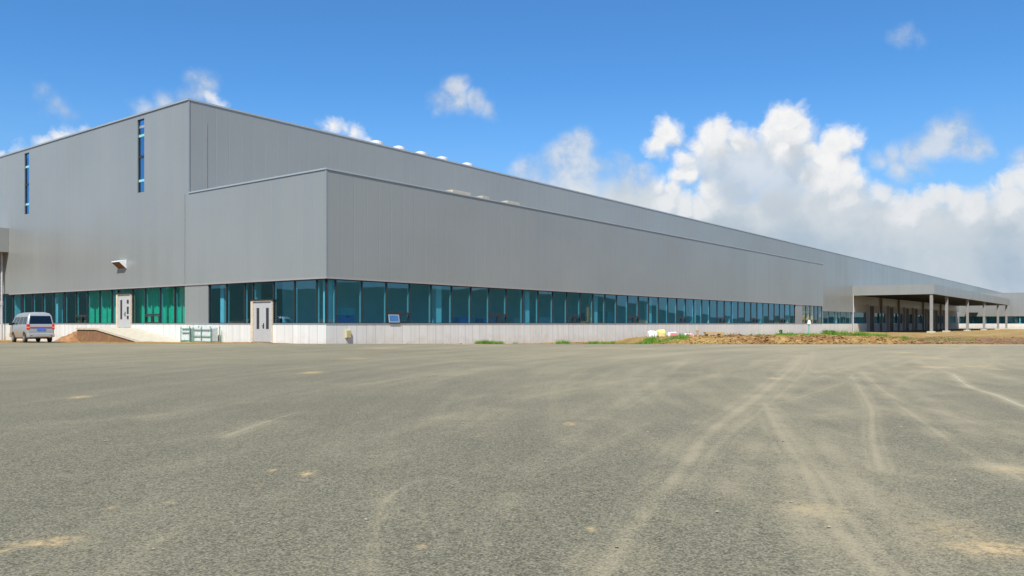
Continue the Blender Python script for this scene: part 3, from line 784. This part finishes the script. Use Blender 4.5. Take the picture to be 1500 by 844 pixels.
# ------------------------------------------------------------------ on the roofs
rv_src = None
def copy_tree(o, parent=None):
    c = o.copy(); COL.objects.link(c); c.parent = parent
    for ch in [k for k in o.children]: copy_tree(ch, c)
    return c
vent_px = [(551, 206), (584, 214), (616, 222), (647, 229.5), (684, 238.5)]
vlab = ['leftmost white roof vent peeking over the high parapet', 'white roof vent second from the left above the high parapet', 'middle white roof vent above the high parapet',
        'white roof vent second from the right above the high parapet', 'smallest rightmost white roof vent just clearing the high parapet']
for k, (px, py) in enumerate(vent_px):
    yy = SB+3.5; xx = px_on_y(px, yy); zt = zat(xx, yy, py+.2); o = loc2w(xx, yy)
    if rv_src is None:
        rv_src = empty('roof_vent', (o.x, o.y, 0), ROT)
        mb = MB(); mb.tube((0,0,-2.2),(0,0,-.42),.42, 16); mb.build('vent_base', M['flash'], rv_src)
        mb = MB(); mb.tube((0,0,-.42),(0,0,-.15),.62, 20, .66); mb.tube((0,0,-.15),(0,0,0),.66, 20, .25); mb.build('vent_cap', M['vent'], rv_src, bevel=.02)
        v = rv_src
    else: v = copy_tree(rv_src)
    v.location = (o.x, o.y, zt); tag(v, vlab[k], 'roof vent', 'white vents along the high roof edge')
bs = None
blab = ['longest pale yellow board pack lying behind the low parapet', 'small pale board pack behind the low parapet, between the two larger packs', 'rightmost pale yellow board pack behind the low parapet']
for k, (px, py, w) in enumerate([(672, 281, 1.), (707, 288.3, .4), (748, 296.2, .8)]):
    yy = 1.5; xx = px_on_y(px, yy); zt = zat(xx, yy, py-.1); o = loc2w(xx, yy)
    e = empty('board_pack', (o.x, o.y, zt), ROT); tag(e, blab[k], 'board pack', 'board packs left on the low roof')
    mb = MB(); mb.box(-w, w, -.3, .5, -.30, 0); mb.build('boards', M['board'], e, bevel=.01)
    mb = MB()
    for q in (-w*.8, w*.6): mb.box(q, q+.1, -.3, .5, 9.72-zt, -.302)
    mb.build('bearer', M['wood'], e)

# ------------------------------------------------------------------ the van
def make_van():
    root = empty('parked_van', (0, 0, 0))
    Zl = [.30, .58, .98, 1.12, 1.70, 1.84, 1.92]
    Wl = [.71, .775, .785, .77, .665, .57, .30]
    Rl = [.10, 0., .0, .02, .15, .22, .35]
    Fl = [3.72, 3.88, 3.84, 3.62, 2.98, 2.72, 2.5]
    n = 44; wheels = (.72, 3.1)
    def P(f, k, side, kk=0.):
        k2 = min(k+1, 6)
        z = Zl[k]*(1-kk)+Zl[k2]*kk; w = Wl[k]*(1-kk)+Wl[k2]*kk
        x = (Rl[k]*(1-kk)+Rl[k2]*kk)*(1-f) + (Fl[k]*(1-kk)+Fl[k2]*kk)*f
        # rounded plan at nose and tail
        e = min(f, 1-f)
        if e < .05: w *= .93 + .07*math.sqrt(1-(1-e/.05)**2)
        if k <= 1:
            for xw in wheels:
                q = abs(x-xw)
                if q < .36:
                    a = .30+math.sqrt(max(0, .36**2-q*q))
                    z = max(z, a + (.0 if k == 0 else .05)) if (k == 0 or a+.05 > z) else z
        return Vector((x, side*w, z))
    mb = MB(); idx = {}
    vs = []
    for s in (-1, 1):
        for k in range(7):
            for i in range(n+1):
                idx[s, k, i] = len(vs); vs.append(P(i/n, k, s))
    fs = []
    for s in (-1, 1):
        for k in range(6):
            for i in range(n): fs.append((idx[s,k,i], idx[s,k,i+1], idx[s,k+1,i+1], idx[s,k+1,i]))
    for i in range(n): fs.append((idx[-1,6,i], idx[-1,6,i+1], idx[1,6,i+1], idx[1,6,i])); fs.append((idx[-1,0,i], idx[-1,0,i+1], idx[1,0,i+1], idx[1,0,i]))
    for k in range(6):
        for i in (0, n): fs.append((idx[-1,k,i], idx[1,k,i], idx[1,k+1,i], idx[-1,k+1,i]))
    mb.poly(vs, fs); body = mb.build('body', M['van_paint'], root, bevel=.02, smooth=False)
    for p in body.data.polygons: p.use_smooth = True
    try:
        body.data.set_sharp_from_angle(angle=R(35))
    except Exception: pass
    # side windows
    for s in (-1, 1):
        for (f0, f1) in [(.05, .27), (.30, .52), (.55, .72), (.75, .93)]:
            w = MB(); q = []
            for f, kk in ((f0, .06), (f1, .06), (f1 - (.0 if f1 < .9 else .03), .86), (f0, .86)):
                v = P(f, 3, s, kk); v.y += s*.008; q.append(v)
            w.poly(q, [(0,1,2,3)]); w.build('side_window', M['carglass'], root)
        m_ = MB()
        v = P(.86, 3, s, .1); m_.box(v.x-.06, v.x+.06, min(v.y, v.y+s*.24), max(v.y, v.y+s*.24), 1.10, 1.28); m_.build('side_mirror', M['dark'], root, bevel=.02)
        t_ = MB(); a_ = P(0, 2, s); t_.box(-.012, .16, min(a_.y*1.07, a_.y*.86), max(a_.y*1.07, a_.y*.86), .82, 1.16); tl = t_.build('tail_light', M['red_lens'], root, bevel=.015)
        t_ = MB(); t_.box(-.016, .12, min(a_.y*1.072, a_.y*.87), max(a_.y*1.072, a_.y*.87), .92, 1.0); t_.build('indicator', M['amber_lens'], tl)
    w = MB(); q = []
    for k, kk, s, sc in ((3, .10, -1, .86), (3, .10, 1, .86), (3, .97, 1, .84), (3, .97, -1, .84)):
        v = P(0, k, s, kk); v.x -= .012; v.y *= sc/.93; q.append(v)
    w.poly(q, [(0,1,2,3)]); w.build('rear_window', M['carglass'], root)
    w = MB(); q = []
    for k, kk, s in ((3, .05, -1), (3, .05, 1), (3, .95, 1), (3, .95, -1)):
        v = P(1, k, s, kk); v.x += .012; v.y *= .9; q.append(v)
    w.poly(q, [(0,1,2,3)]); w.build('windscreen', M['carglass'], root)
    inn = MB(); inn.box(.6, 3.0, -.55, .55, .7, 1.15); 
    for xx in (.8, 1.5, 2.3): inn.box(xx, xx+.14, -.5, .5, 1.15, 1.5)
    inn.build('seat', M['dark'], root)
    t_ = MB(); t_.box(-.03, .02, -.62, .62, .93, .99); t_.build('tail_trim', M['red_lens'], root)
    t_ = MB(); t_.box(-.035, .0, -.24, .24, .76, .90); t_.build('number_plate', M['plate'], root)
    t_ = MB(); t_.box(-.09, .18, -.76, .76, .34, .58); bp = t_.build('rear_bumper', M['van_paint'], root, bevel=.04)
    t_ = MB(); t_.box(-.095, -.085, -.62, -.5, .42, .48); t_.box(-.095, -.085, .5, .62, .42, .48); t_.build('reflector', M['red_lens'], bp)
    t_ = MB(); t_.box(3.75, 3.98, -.76, .76, .34, .62); t_.build('front_bumper', M['van_paint'], root, bevel=.04)
    t_ = MB()
    for s in (-1, 1): t_.box(3.80, 3.90, s*.6-.13, s*.6+.13, .72, .9)
    t_.build('headlight', M['white'], root, bevel=.02)
    t_ = MB(); t_.box(.3, 3.6, -.6, .6, .24, .34); t_.tube((.0, -.35, .30), (.5, -.35, .30), .035); t_.tube((.72, -.6, .29), (.72, .6, .29), .06); t_.build('underbody', M['dark'], root)
    for xw in wheels:
        for s in (-1, 1):
            h = .70
            t_ = MB(); t_.tube((xw, s*(h-.09), .285), (xw, s*(h+.08), .285), .285, 24); wh = t_.build('wheel', M['rubber'], root, bevel=.03)
            t_ = MB(); t_.tube((xw, s*(h+.07), .285), (xw, s*(h+.088), .285), .18, 20, .16); t_.build('rim', M['rim'], wh)
    return root
van = make_van()
hd = R(90+45.9)      # heading of the van's +x
h = Vector((math.cos(hd), math.sin(hd), 0)); rgt = Vector((h.y, -h.x, 0))
rl = Vector((-30.15, 50.35, 0))
van.location = rl + rgt*.775; van.rotation_euler = (0, R(.3), hd); van.location.z = .0
tag(van, 'dusty silver microbus with blue number plate parked by the left windows, tail to the viewer', 'van')

# ------------------------------------------------------------------ bags, planks, post and plants in front of the right face
def gpt(px, Y): return (px-750)/F*Y
def sack(name, px, Y, w, h_, mat, label, lean=0, dz=0., stripe=None):
    X = gpt(px, Y); z = gz(X, Y)+dz
    bm = bmesh.new(); bmesh.ops.create_cube(bm, size=1); bmesh.ops.subdivide_edges(bm, edges=bm.edges, cuts=7, use_grid_fill=True)
    for v in bm.verts:
        p = v.co*2; q = Vector((math.copysign(abs(p.x)**.9, p.x), p.y, p.z))
        r4 = (abs(q.x)**4+abs(q.y)**4+abs(q.z)**4)**.25; q = q/ max(r4, .01)*min(1, max(abs(q.x), abs(q.y), abs(q.z)))
        nn = mnoise.noise(Vector((p.x*1.7+px, p.y*1.7, p.z*1.7)))*.16
        v.co = Vector((q.x*w/2*(1+nn), q.y*.26*(1+nn), (q.z*.5+.5)*h_*(1+nn*.8)-.03))
        if v.co.z > h_*.7: v.co.y *= .75
    me = bpy.data.meshes.new(name); bm.to_mesh(me); bm.free(); me.materials.append(mat)
    for p in me.polygons: p.use_smooth = True
    o = bpy.data.objects.new(name, me); COL.objects.link(o); o.location = (X, Y, z); o.rotation_euler = (0, lean, R(12))
    tag(o, label, 'sack'); o['group'] = 'sacks dumped along the grass strip'
    if stripe:
        s_ = MB(); s_.box(-w*.32, w*.36, -.285, -.262, h_*.25, h_*.78); s_.build('printed_band', stripe, o)
    return o
sack('sack', 955, 57, .66, .58, M['sack_white'], 'bright white sack slumped on the grass left of the yellow one', .05)
sack('sack', 968.5, 57.3, .62, .56, M['sack_yellow'], 'dull yellow sack leaning against the white one', -.08)
sack('sack', 984.5, 58, .75, .38, M['sack_white'], 'flat pale sack with a faint red band right of the yellow sack', 0, 0.05, M['sack_red'])
sack('sack', 1007.5, 57, .78, .36, M['sack_white'], 'white sack with a broad red band near the small stake', .03, 0.02, M['sack_red'])
X = gpt(1022, 56); st = MB(); st.box(-.06, .06, -.05, .05, -.3, .36); st.box(-.10, .10, -.07, .07, .30, .40)
o = st.build('wooden_stake', M['wood'], None, bevel=.01); o.location = (X, 56, gz(X, 56)+.1); tag(o, 'short brown wooden stake between the red banded sack and the plank stack', 'stake')
X = gpt(1046, 55); e = empty('plank_stack', (X, 55, gz(X, 55)+.08), R(4)); tag(e, 'low stack of yellow brown planks lying on the dirt bank', 'planks')
for k in range(3):
    mb = MB(); mb.box(-.68+.05*k, .66-.03*k, -.3+.22*k, -.1+.22*k, .12, .18); mb.box(-.66, .62, -.3+.22*k, -.1+.22*k, .185, .24)
    mb.build('plank', M['wood'], e)
mb = MB(); mb.box(-.5, -.4, -.3, .4, -.1, .12); mb.box(.35, .45, -.3, .4, -.1, .12); mb.build('bearer', M['wood'], e)

X = gpt(1185, 100); pz = gz(X, 100); pe = empty('marker_post', (X, 100, pz)); tag(pe, 'thin green post with a white cap before the last windows of the low block', 'post')
mb = MB(); mb.tube((0,0,-.1),(0,0,1.75-0),.06,10); mb.build('pole', M['tarp'], pe)
mb = MB(); mb.tube((0,0,1.55),(0.03,0,1.95),.24,14,.17); mb.tube((0.03,0,1.95),(0.04,0,2.05),.17,14,.05); mb.build('cap', M['sack_white'], pe, smooth=False)
o = sack('tarp_bundle', 1206, 63, .95, .34, M['tarp'], 'turquoise tarp bundle on the grass beside the small shrub', 0, .05); o['category'] = 'tarp'; del o['group']

def leaves(name, X, Y, n, rad, h_, mat, label, cat):
    z0 = gz(X, Y); e = empty(name, (X, Y, z0)); tag(e, label, cat)
    mb = MB()
    for k in range(7):
        a = random.uniform(0, 6.28); mb.tube((0,0,-.05), (math.cos(a)*rad*.6, math.sin(a)*rad*.6, h_*random.uniform(.6, .95)), .015, 5, .005)
    mb.build('stem', M['bark'], e)
    mb = MB()
    for k in range(n):
        a = random.uniform(0, 6.28); r_ = rad*math.sqrt(random.random()); z = h_*random.random()**.8; r_ *= (.35+.65*z/h_)
        c = Vector((math.cos(a)*r_, math.sin(a)*r_, z)); s = random.uniform(.04, .09)
        u = Vector([random.gauss(0, 1) for _ in range(3)]).normalized()*s; w = Vector([random.gauss(0, 1) for _ in range(3)]).normalized()*s*.6
        mb.poly([c-u, c+w, c+u, c-w], [(0,1,2,3)])
    mb.build('foliage', mat, e); return e
leaves('shrub', gpt(1216, 63), 63, 500, .45, .75, M['leaf'], 'dark green leafy shrub behind the turquoise tarp bundle', 'shrub')
leaves('shrub', gpt(1209, 65), 65, 120, .22, .62, M['leaf'], 'thin upright shrub left of the leafy one', 'shrub')
leaves('shrub', gpt(1144, 60), 60, 90, .16, .38, M['leaf'], 'tiny lone weed at the left end of the grassy bank', 'weed')

# grass
def grass(name, boxes, label):
    mb = MB()
    for (px0, px1, Y0, Y1, n, hmin, hmax) in boxes:
        for _ in range(n):
            Y = random.uniform(Y0, Y1); X = gpt(random.uniform(px0, px1), Y)
            dn = mnoise.noise(Vector((X*.9, Y*.9, 3)))
            if dn < -.12 and random.random() < .8: continue
            z = gz(X, Y)-.03; hh = random.uniform(hmin, hmax)*(1+dn*.8); a = random.uniform(0, 3.14); w = random.uniform(.012, .03)
            lx, ly = random.gauss(0, .35)*hh, random.gauss(0, .35)*hh
            dx, dy = math.cos(a)*w, math.sin(a)*w
            mb.poly([(X-dx, Y-dy, z), (X+dx, Y+dy, z), (X+lx, Y+ly, z+hh)], [(0,1,2)])
    o = mb.build(name, M['grass'], None); tag(o, label, 'grass', kind='stuff')
grass('grass', [(697, 737, 48.6, 50.2, 1500, .22, .36), (815, 900, 47.9, 49.2, 1400, .16, .32), (880, 1010, 48.0, 52, 3600, .10, .34),
                (935, 960, 50, 54, 900, .2, .45), (1135, 1215, 57, 62, 2600, .08, .20), (1205, 1300, 57, 66, 11000, .2, .52), (1255, 1330, 58, 75, 2600, .10, .26), (1060, 1140, 56, 60, 900, .06, .18), (1300, 1430, 52, 70, 1500, .05, .14), (1000, 1300, 48.5, 54, 700, .05, .14), (752, 758, 48.4, 49, 60, .2, .34)],
      'bright green grass tufts along the foot of the wall and on the dirt bank')

# clods and stones on the dirt bank
mb = MB(); random.seed(11)
ico = [(0,0,1),(.9,0,.3),(.28,.85,.3),(-.72,.53,.3),(-.72,-.53,.3),(.28,-.85,.3),(0,0,-.6)]
icf = [(0,1,2),(0,2,3),(0,3,4),(0,4,5),(0,5,1),(6,2,1),(6,3,2),(6,4,3),(6,5,4),(6,1,5)]
for _ in range(2900):
    if random.random() < .8: Y = random.uniform(47.0, 50.5)
    else: Y = random.uniform(48, 95)
    px = random.uniform(950, 1520) if random.random() < .9 else random.uniform(560, 950)
    X = gpt(px, Y)
    if Y - float(edge(X)) < .05: continue
    s = random.uniform(.02, .085)*(1.3 if random.random() < .08 else 1); z = gz(X, Y)+s*.3
    a = random.uniform(0, 6.28)
    vv = [(X+s*(p[0]*math.cos(a)-p[1]*math.sin(a))*random.uniform(.7, 1.3), Y+s*(p[0]*math.sin(a)+p[1]*math.cos(a))*random.uniform(.7, 1.3), z+s*p[2]*random.uniform(.5, 1)) for p in ico]
    mb.poly(vv, icf)
o = mb.build('rubble', M['dirt'], None); tag(o, 'loose brown clods and stones scattered over the dirt bank', 'rubble', kind='stuff')

mb = MB(); random.seed(21)
for _ in range(260):
    Y = 4.2*math.exp(random.random()*2.2); X = gpt(random.uniform(-40, 1540), Y); s_ = random.choice((.005, .006, .008, .010, .014)); a = random.uniform(0, 6.28)
    zz = .012*math.sin(X*.11+1)*math.sin(Y*.13)
    mb.poly([(X+s_*(p[0]*math.cos(a)-p[1]*math.sin(a))*random.uniform(.7, 1.4), Y+s_*(p[0]*math.sin(a)+p[1]*math.cos(a))*random.uniform(.7, 1.3), zz+s_*.3+s_*p[2]*random.uniform(.5, .9)) for p in ico], icf)
o = mb.build('gravel', simple('gravel', (.30, .26, .18), .9, 0, .5, 9), None); tag(o, 'small loose pebbles scattered over the asphalt yard', 'gravel', kind='stuff')
# hills round the valley (they show in the window glass)
def hills():
    az = np.concatenate([np.linspace(44, 180, 180), np.linspace(180, 312, 180)[1:]]); rr = 1500
    top = []
    for a in az:
        aa = a if a <= 180 else a-360
        el = .5 + 2.4*float(sm(56, 74, np.array(float(abs(aa))))) + .5*mnoise.fractal(Vector((a*.12, 0, 0)), .9, 2, 5)
        top.append(math.tan(R(max(.2, el)))*rr)
    X = []; Y = []; Z = []
    for k, (fr, d_) in enumerate([(0, 0.72), (.35, .82), (.75, .92), (1, 1.), (.3, 1.3), (-.05, 1.6)]):
        X.append([math.sin(R(a))*rr*d_ for a in az]); Y.append([math.cos(R(a))*rr*d_ for a in az]); Z.append([t*fr-.6 for t in top])
    o = grid_obj('hills', np.array(X), np.array(Y), np.array(Z), M['hill']); tag(o, kind='structure')
hills()

# ------------------------------------------------------------------ sky, clouds and sun
SUN_EL = 50
w = bpy.data.worlds.new("World"); scene.world = w; w.use_nodes = True
nt = w.node_tree; nt.nodes.clear()
sky = N(nt, 'ShaderNodeTexSky'); sky.sky_type = 'NISHITA'; sky.sun_disc = False
sky.sun_elevation = R(SUN_EL); sky.sun_rotation = R(189); sky.air_density = 1.0; sky.dust_density = .3; sky.ozone_density = 3.0
SKYGAIN = (.30, .575, .79)
skyc = mix(nt, 1., sky.outputs[0], SKYGAIN, 'MULTIPLY')
bg1 = N(nt, 'ShaderNodeBackground'); L(nt, skyc, bg1.inputs[0]); bg1.inputs[1].default_value = .10
# direction -> (azimuth, elevation)
gen = N(nt, 'ShaderNodeTexCoord').outputs['Generated']
s = sep(nt, gen)
azi = math_(nt, 'ARCTAN2', s[0], s[1]); ele = math_(nt, 'ARCSINE', s[2])
cv = N(nt, 'ShaderNodeCombineXYZ'); L(nt, azi, cv.inputs[0]); L(nt, ele, cv.inputs[1])
base = cv.outputs[0]
def warp(vec, sc, amp):
    n = N(nt, 'ShaderNodeTexNoise'); n.inputs['Scale'].default_value = sc; n.inputs['Detail'].default_value = 5; n.inputs['Roughness'].default_value = .6
    L(nt, vec, n.inputs['Vector'])
    a = N(nt, 'ShaderNodeVectorMath', operation='SUBTRACT'); L(nt, n.outputs['Color'], a.inputs[0]); a.inputs[1].default_value = (.5, .5, .5)
    b = N(nt, 'ShaderNodeVectorMath', operation='SCALE'); L(nt, a.outputs[0], b.inputs[0]); b.inputs['Scale'].default_value = amp
    c = N(nt, 'ShaderNodeVectorMath', operation='ADD'); L(nt, vec, c.inputs[0]); L(nt, b.outputs[0], c.inputs[1])
    return c.outputs[0]
def pix2ae(px, py):
    d_ = Vector(((px-750)/F, 1, (HZ-py)/F)).normalized(); return math.atan2(d_.x, d_.y), math.asin(d_.z)
def blobs(vec, lst):
    out = None
    for (px, py, r_) in lst:
        a, e = pix2ae(px, py); ra = r_/F*math.cos(a)**1.2
        dn = N(nt, 'ShaderNodeVectorMath', operation='DISTANCE'); L(nt, vec, dn.inputs[0]); dn.inputs[1].default_value = (a, e, 0)
        v = math_(nt, 'MULTIPLY_ADD', dn.outputs['Value'], -1/.025, ra/.025)     # in units of .025 rad
        out = v if out is None else math_(nt, 'SMOOTH_MAX', out, v, .12)
    return out
CUM = [ # crisp white cumulus heads
 (975,192,18),(962,212,15),(968,222,10),(988,200,12),(1150,180,24),(1172,192,17),(1130,195,16),(1158,205,26),(1190,225,15),(1040,197,17),(1060,192,14),(1085,203,16),(1025,215,14),(1050,210,18),
 (1000,232,13),(990,262,12),(985,285,12),(965,272,9),(1008,258,14),(1040,282,16),(1048,300,15),(1030,310,16),(1000,305,14),(975,300,12),(1225,212,20),(1245,205,14),(1215,236,20),(1200,262,20),(1228,258,26),(1255,262,16),
 (1240,285,20),(1290,282,13),(1310,295,14),(1340,292,14),(1365,288,14),(1395,290,15),(1430,292,13),(1455,280,13),(1478,270,16),(1500,262,16),(1530,262,30),(1330,310,22),(1420,308,20),(1480,295,22),(1560,290,30),
 (488,188,11),(476,190,8),(505,192,8),(520,197,11),(538,205,7),(312,146,11),(322,150,6),(100,200,11),(85,205,11),(120,196,9),(62,212,9),(3,222,7),(25,220,9)]
BODY = [ # the greyer mass under and between the heads
 (1050,240,34),(1100,240,42),(1150,245,40),(1080,265,36),(1140,280,38),(1180,262,22),(1020,240,18),(1175,235,20)]
BANK = [ # pale layered bank low down
 (1000,330,44),(1060,340,60),(1130,350,70),(1200,340,70),(1280,350,66),(1350,355,66),(1430,355,70),(1500,350,70),(1590,340,80),(1250,310,36),(1400,330,40),(1480,320,36),(900,320,50),(950,330,54),(850,300,34),(1700,350,90),(1100,420,70),(1200,420,80),(1320,430,90),(1450,430,90),(1600,430,100),(1760,430,100)]
SOFT = [ # half veiled clouds
 (832,220,20),(850,212,20),(820,240,28),(800,258,24),(850,245,24),(870,262,24),(845,275,34),(900,275,28),(920,262,22),(890,300,36),(940,290,32),(775,252,16),(760,250,10),(905,240,14),(935,262,20),
 (1390,190,30),(1418,205,26),(1370,205,24),(1345,222,22),(1310,225,16),(1440,215,12),(1320,250,20),(1285,235,12),(1497,228,12),(1350,240,16),
 (668,130,18),(652,148,18),(672,150,16),(695,155,16),(712,168,12),(640,160,8),
 (285,125,18),(300,116,13),(270,142,15),(240,152,15),(210,158,11),(75,150,12),(95,160,12),(110,168,8),(55,128,8),(1318,50,13),(1345,54,9)]
w0 = warp(base, 14, .034)
wv = warp(warp(w0, 38, .020), 95, .006)
ws = warp(warp(base, 9, .040), 36, .016)
CUM = [(x_, y_, r_*(1.42 if x_ > 900 else 1.3)) for x_, y_, r_ in CUM]
FC = blobs(wv, CUM); SOFT = [(x_, y_, r_*(1.32 if x_ < 1200 and x_ > 740 else 1.2)) for x_, y_, r_ in SOFT]
BODY = [(x_, y_, r_*1.1) for x_, y_, r_ in BODY]
FBo = blobs(wv, BODY); FK = blobs(ws, BANK); FS = blobs(ws, SOFT)
def shifted(vec, d):
    u = N(nt, 'ShaderNodeVectorMath', operation='ADD'); L(nt, vec, u.inputs[0]); u.inputs[1].default_value = d; return u.outputs[0]
FCu = blobs(shifted(wv, (-.006, .014, 0)), [b for b in CUM if b[0] > 940])
nS = noise(nt, base, 20, 7, .62); nF = noise(nt, wv, 55, 6, .62); nL = noise(nt, ws, 7, 5, .55)
aC = ramp(nt, math_(nt, 'ADD', FC, ramp(nt, nF, .3, .7, -.10, .10)), -.18, .48)
aBo = math_(nt, 'MULTIPLY', ramp(nt, FBo, -.25, .65), .85); aK = ramp(nt, FK, -.55, .75)
aS = math_(nt, 'MULTIPLY', ramp(nt, FS, -.25, .55), ramp(nt, nS, .30, .60, .22, .80))
# general fair weather cloud elsewhere (seen in the glass and lighting the yard)
gn = noise(nt, gen, 3.2, 7, .6)
away = math_(nt, 'MAXIMUM', ramp(nt, azi, R(44), R(56)), ramp(nt, math_(nt, 'MULTIPLY', azi, -1.), R(44), R(56)))
aG = math_(nt, 'MULTIPLY', math_(nt, 'MULTIPLY', ramp(nt, gn, .50, .62), away), ramp(nt, ele, .02, .9, .9, .3))
hz = ramp(nt, ele, -.02, .30, .66, 0.)
WHITE = (1.0, 1.0, 1.0); GRY = (.60, .68, .76); DRK = (.40, .50, .63)
cS = mix(nt, ramp(nt, nS, .35, .68), (.62, .70, .80), (.90, .93, .96))
cK = mix(nt, ramp(nt, nL, .36, .64), (.46, .58, .71), (.66, .74, .81))
cK = mix(nt, ramp(nt, ele, .06, .18), cK, mix(nt, ramp(nt, nL, .38, .6), (.64, .72, .79), (.90, .93, .95)))
cB = mix(nt, ramp(nt, ele, .12, .19), (.58, .67, .77), mix(nt, ramp(nt, noise(nt, ws, 16, 4), .38, .62), (.68, .74, .80), (.88, .91, .94)))
under = ramp(nt, math_(nt, 'SUBTRACT', FCu, FC), -.15, .55)          # more cloud above than here: the underside
cC = mix(nt, math_(nt, 'MULTIPLY', under, ramp(nt, nF, .35, .65, .55, 1.)), WHITE, GRY)
cC = mix(nt, ramp(nt, nF, .42, .72, 0, .35), cC, (.74, .79, .84))
cC = mix(nt, ramp(nt, ele, .13, .19, .35, 0), cC, GRY)
bg1b = N(nt, 'ShaderNodeBackground'); bg1b.inputs[0].default_value = (.44, .62, .86, 1); bg1b.inputs[1].default_value = .42
cur = N(nt, 'ShaderNodeMixShader'); L(nt, hz, cur.inputs[0]); L(nt, bg1.outputs[0], cur.inputs[1]); L(nt, bg1b.outputs[0], cur.inputs[2])
cur = cur.outputs[0]
for al, cc_, st in ((aG, (.85, .88, .92), .40), (aS, cS, .42), (aK, cK, .43), (aC, cC, .46), (aBo, cB, .43), (math_(nt, 'MULTIPLY', aC, ramp(nt, noise(nt, w0, 11, 2), .50, .56)), cC, .46)):
    b_ = N(nt, 'ShaderNodeBackground'); b_.inputs[1].default_value = st
    if isinstance(cc_, tuple): b_.inputs[0].default_value = (*cc_, 1)
    else: L(nt, cc_, b_.inputs[0])
    m_ = N(nt, 'ShaderNodeMixShader'); L(nt, al, m_.inputs[0]); L(nt, cur, m_.inputs[1]); L(nt, b_.outputs[0], m_.inputs[2]); cur = m_.outputs[0]
class _o: outputs = [cur]
mx = _o
o = N(nt, 'ShaderNodeOutputWorld'); L(nt, mx.outputs[0], o.inputs[0])
w.cycles.sampling_method = 'MANUAL'; w.cycles.sample_map_resolution = 512

sl = bpy.data.lights.new('sun', 'SUN'); sl.energy = 3.2; sl.angle = R(.5); sl.color = (1, .955, .88)
so = bpy.data.objects.new('sun', sl); COL.objects.link(so); so.rotation_euler = (R(90-SUN_EL), 0, R(-9)); so.location = (0, -20, 30)

cam = bpy.data.cameras.new('camera'); co = bpy.data.objects.new('camera', cam); COL.objects.link(co)
co.location = (0, 0, CAMZ); co.rotation_euler = (R(90), 0, 0)
cam.sensor_width = 36; cam.lens = F/1500*36; cam.shift_y = (HZ-422)/1500; cam.clip_start = .05; cam.clip_end = 9000
scene.camera = co
scene.view_settings.view_transform = 'Standard'; scene.view_settings.look = 'None'
scene.view_settings.exposure = 1.0; scene.view_settings.gamma = 1; scene.view_settings.use_curve_mapping = False
scene.cycles.max_bounces = 8; scene.cycles.transparent_max_bounces = 12; scene.cycles.diffuse_bounces = 4; scene.cycles.glossy_bounces = 4
scene.cycles.use_denoising = True
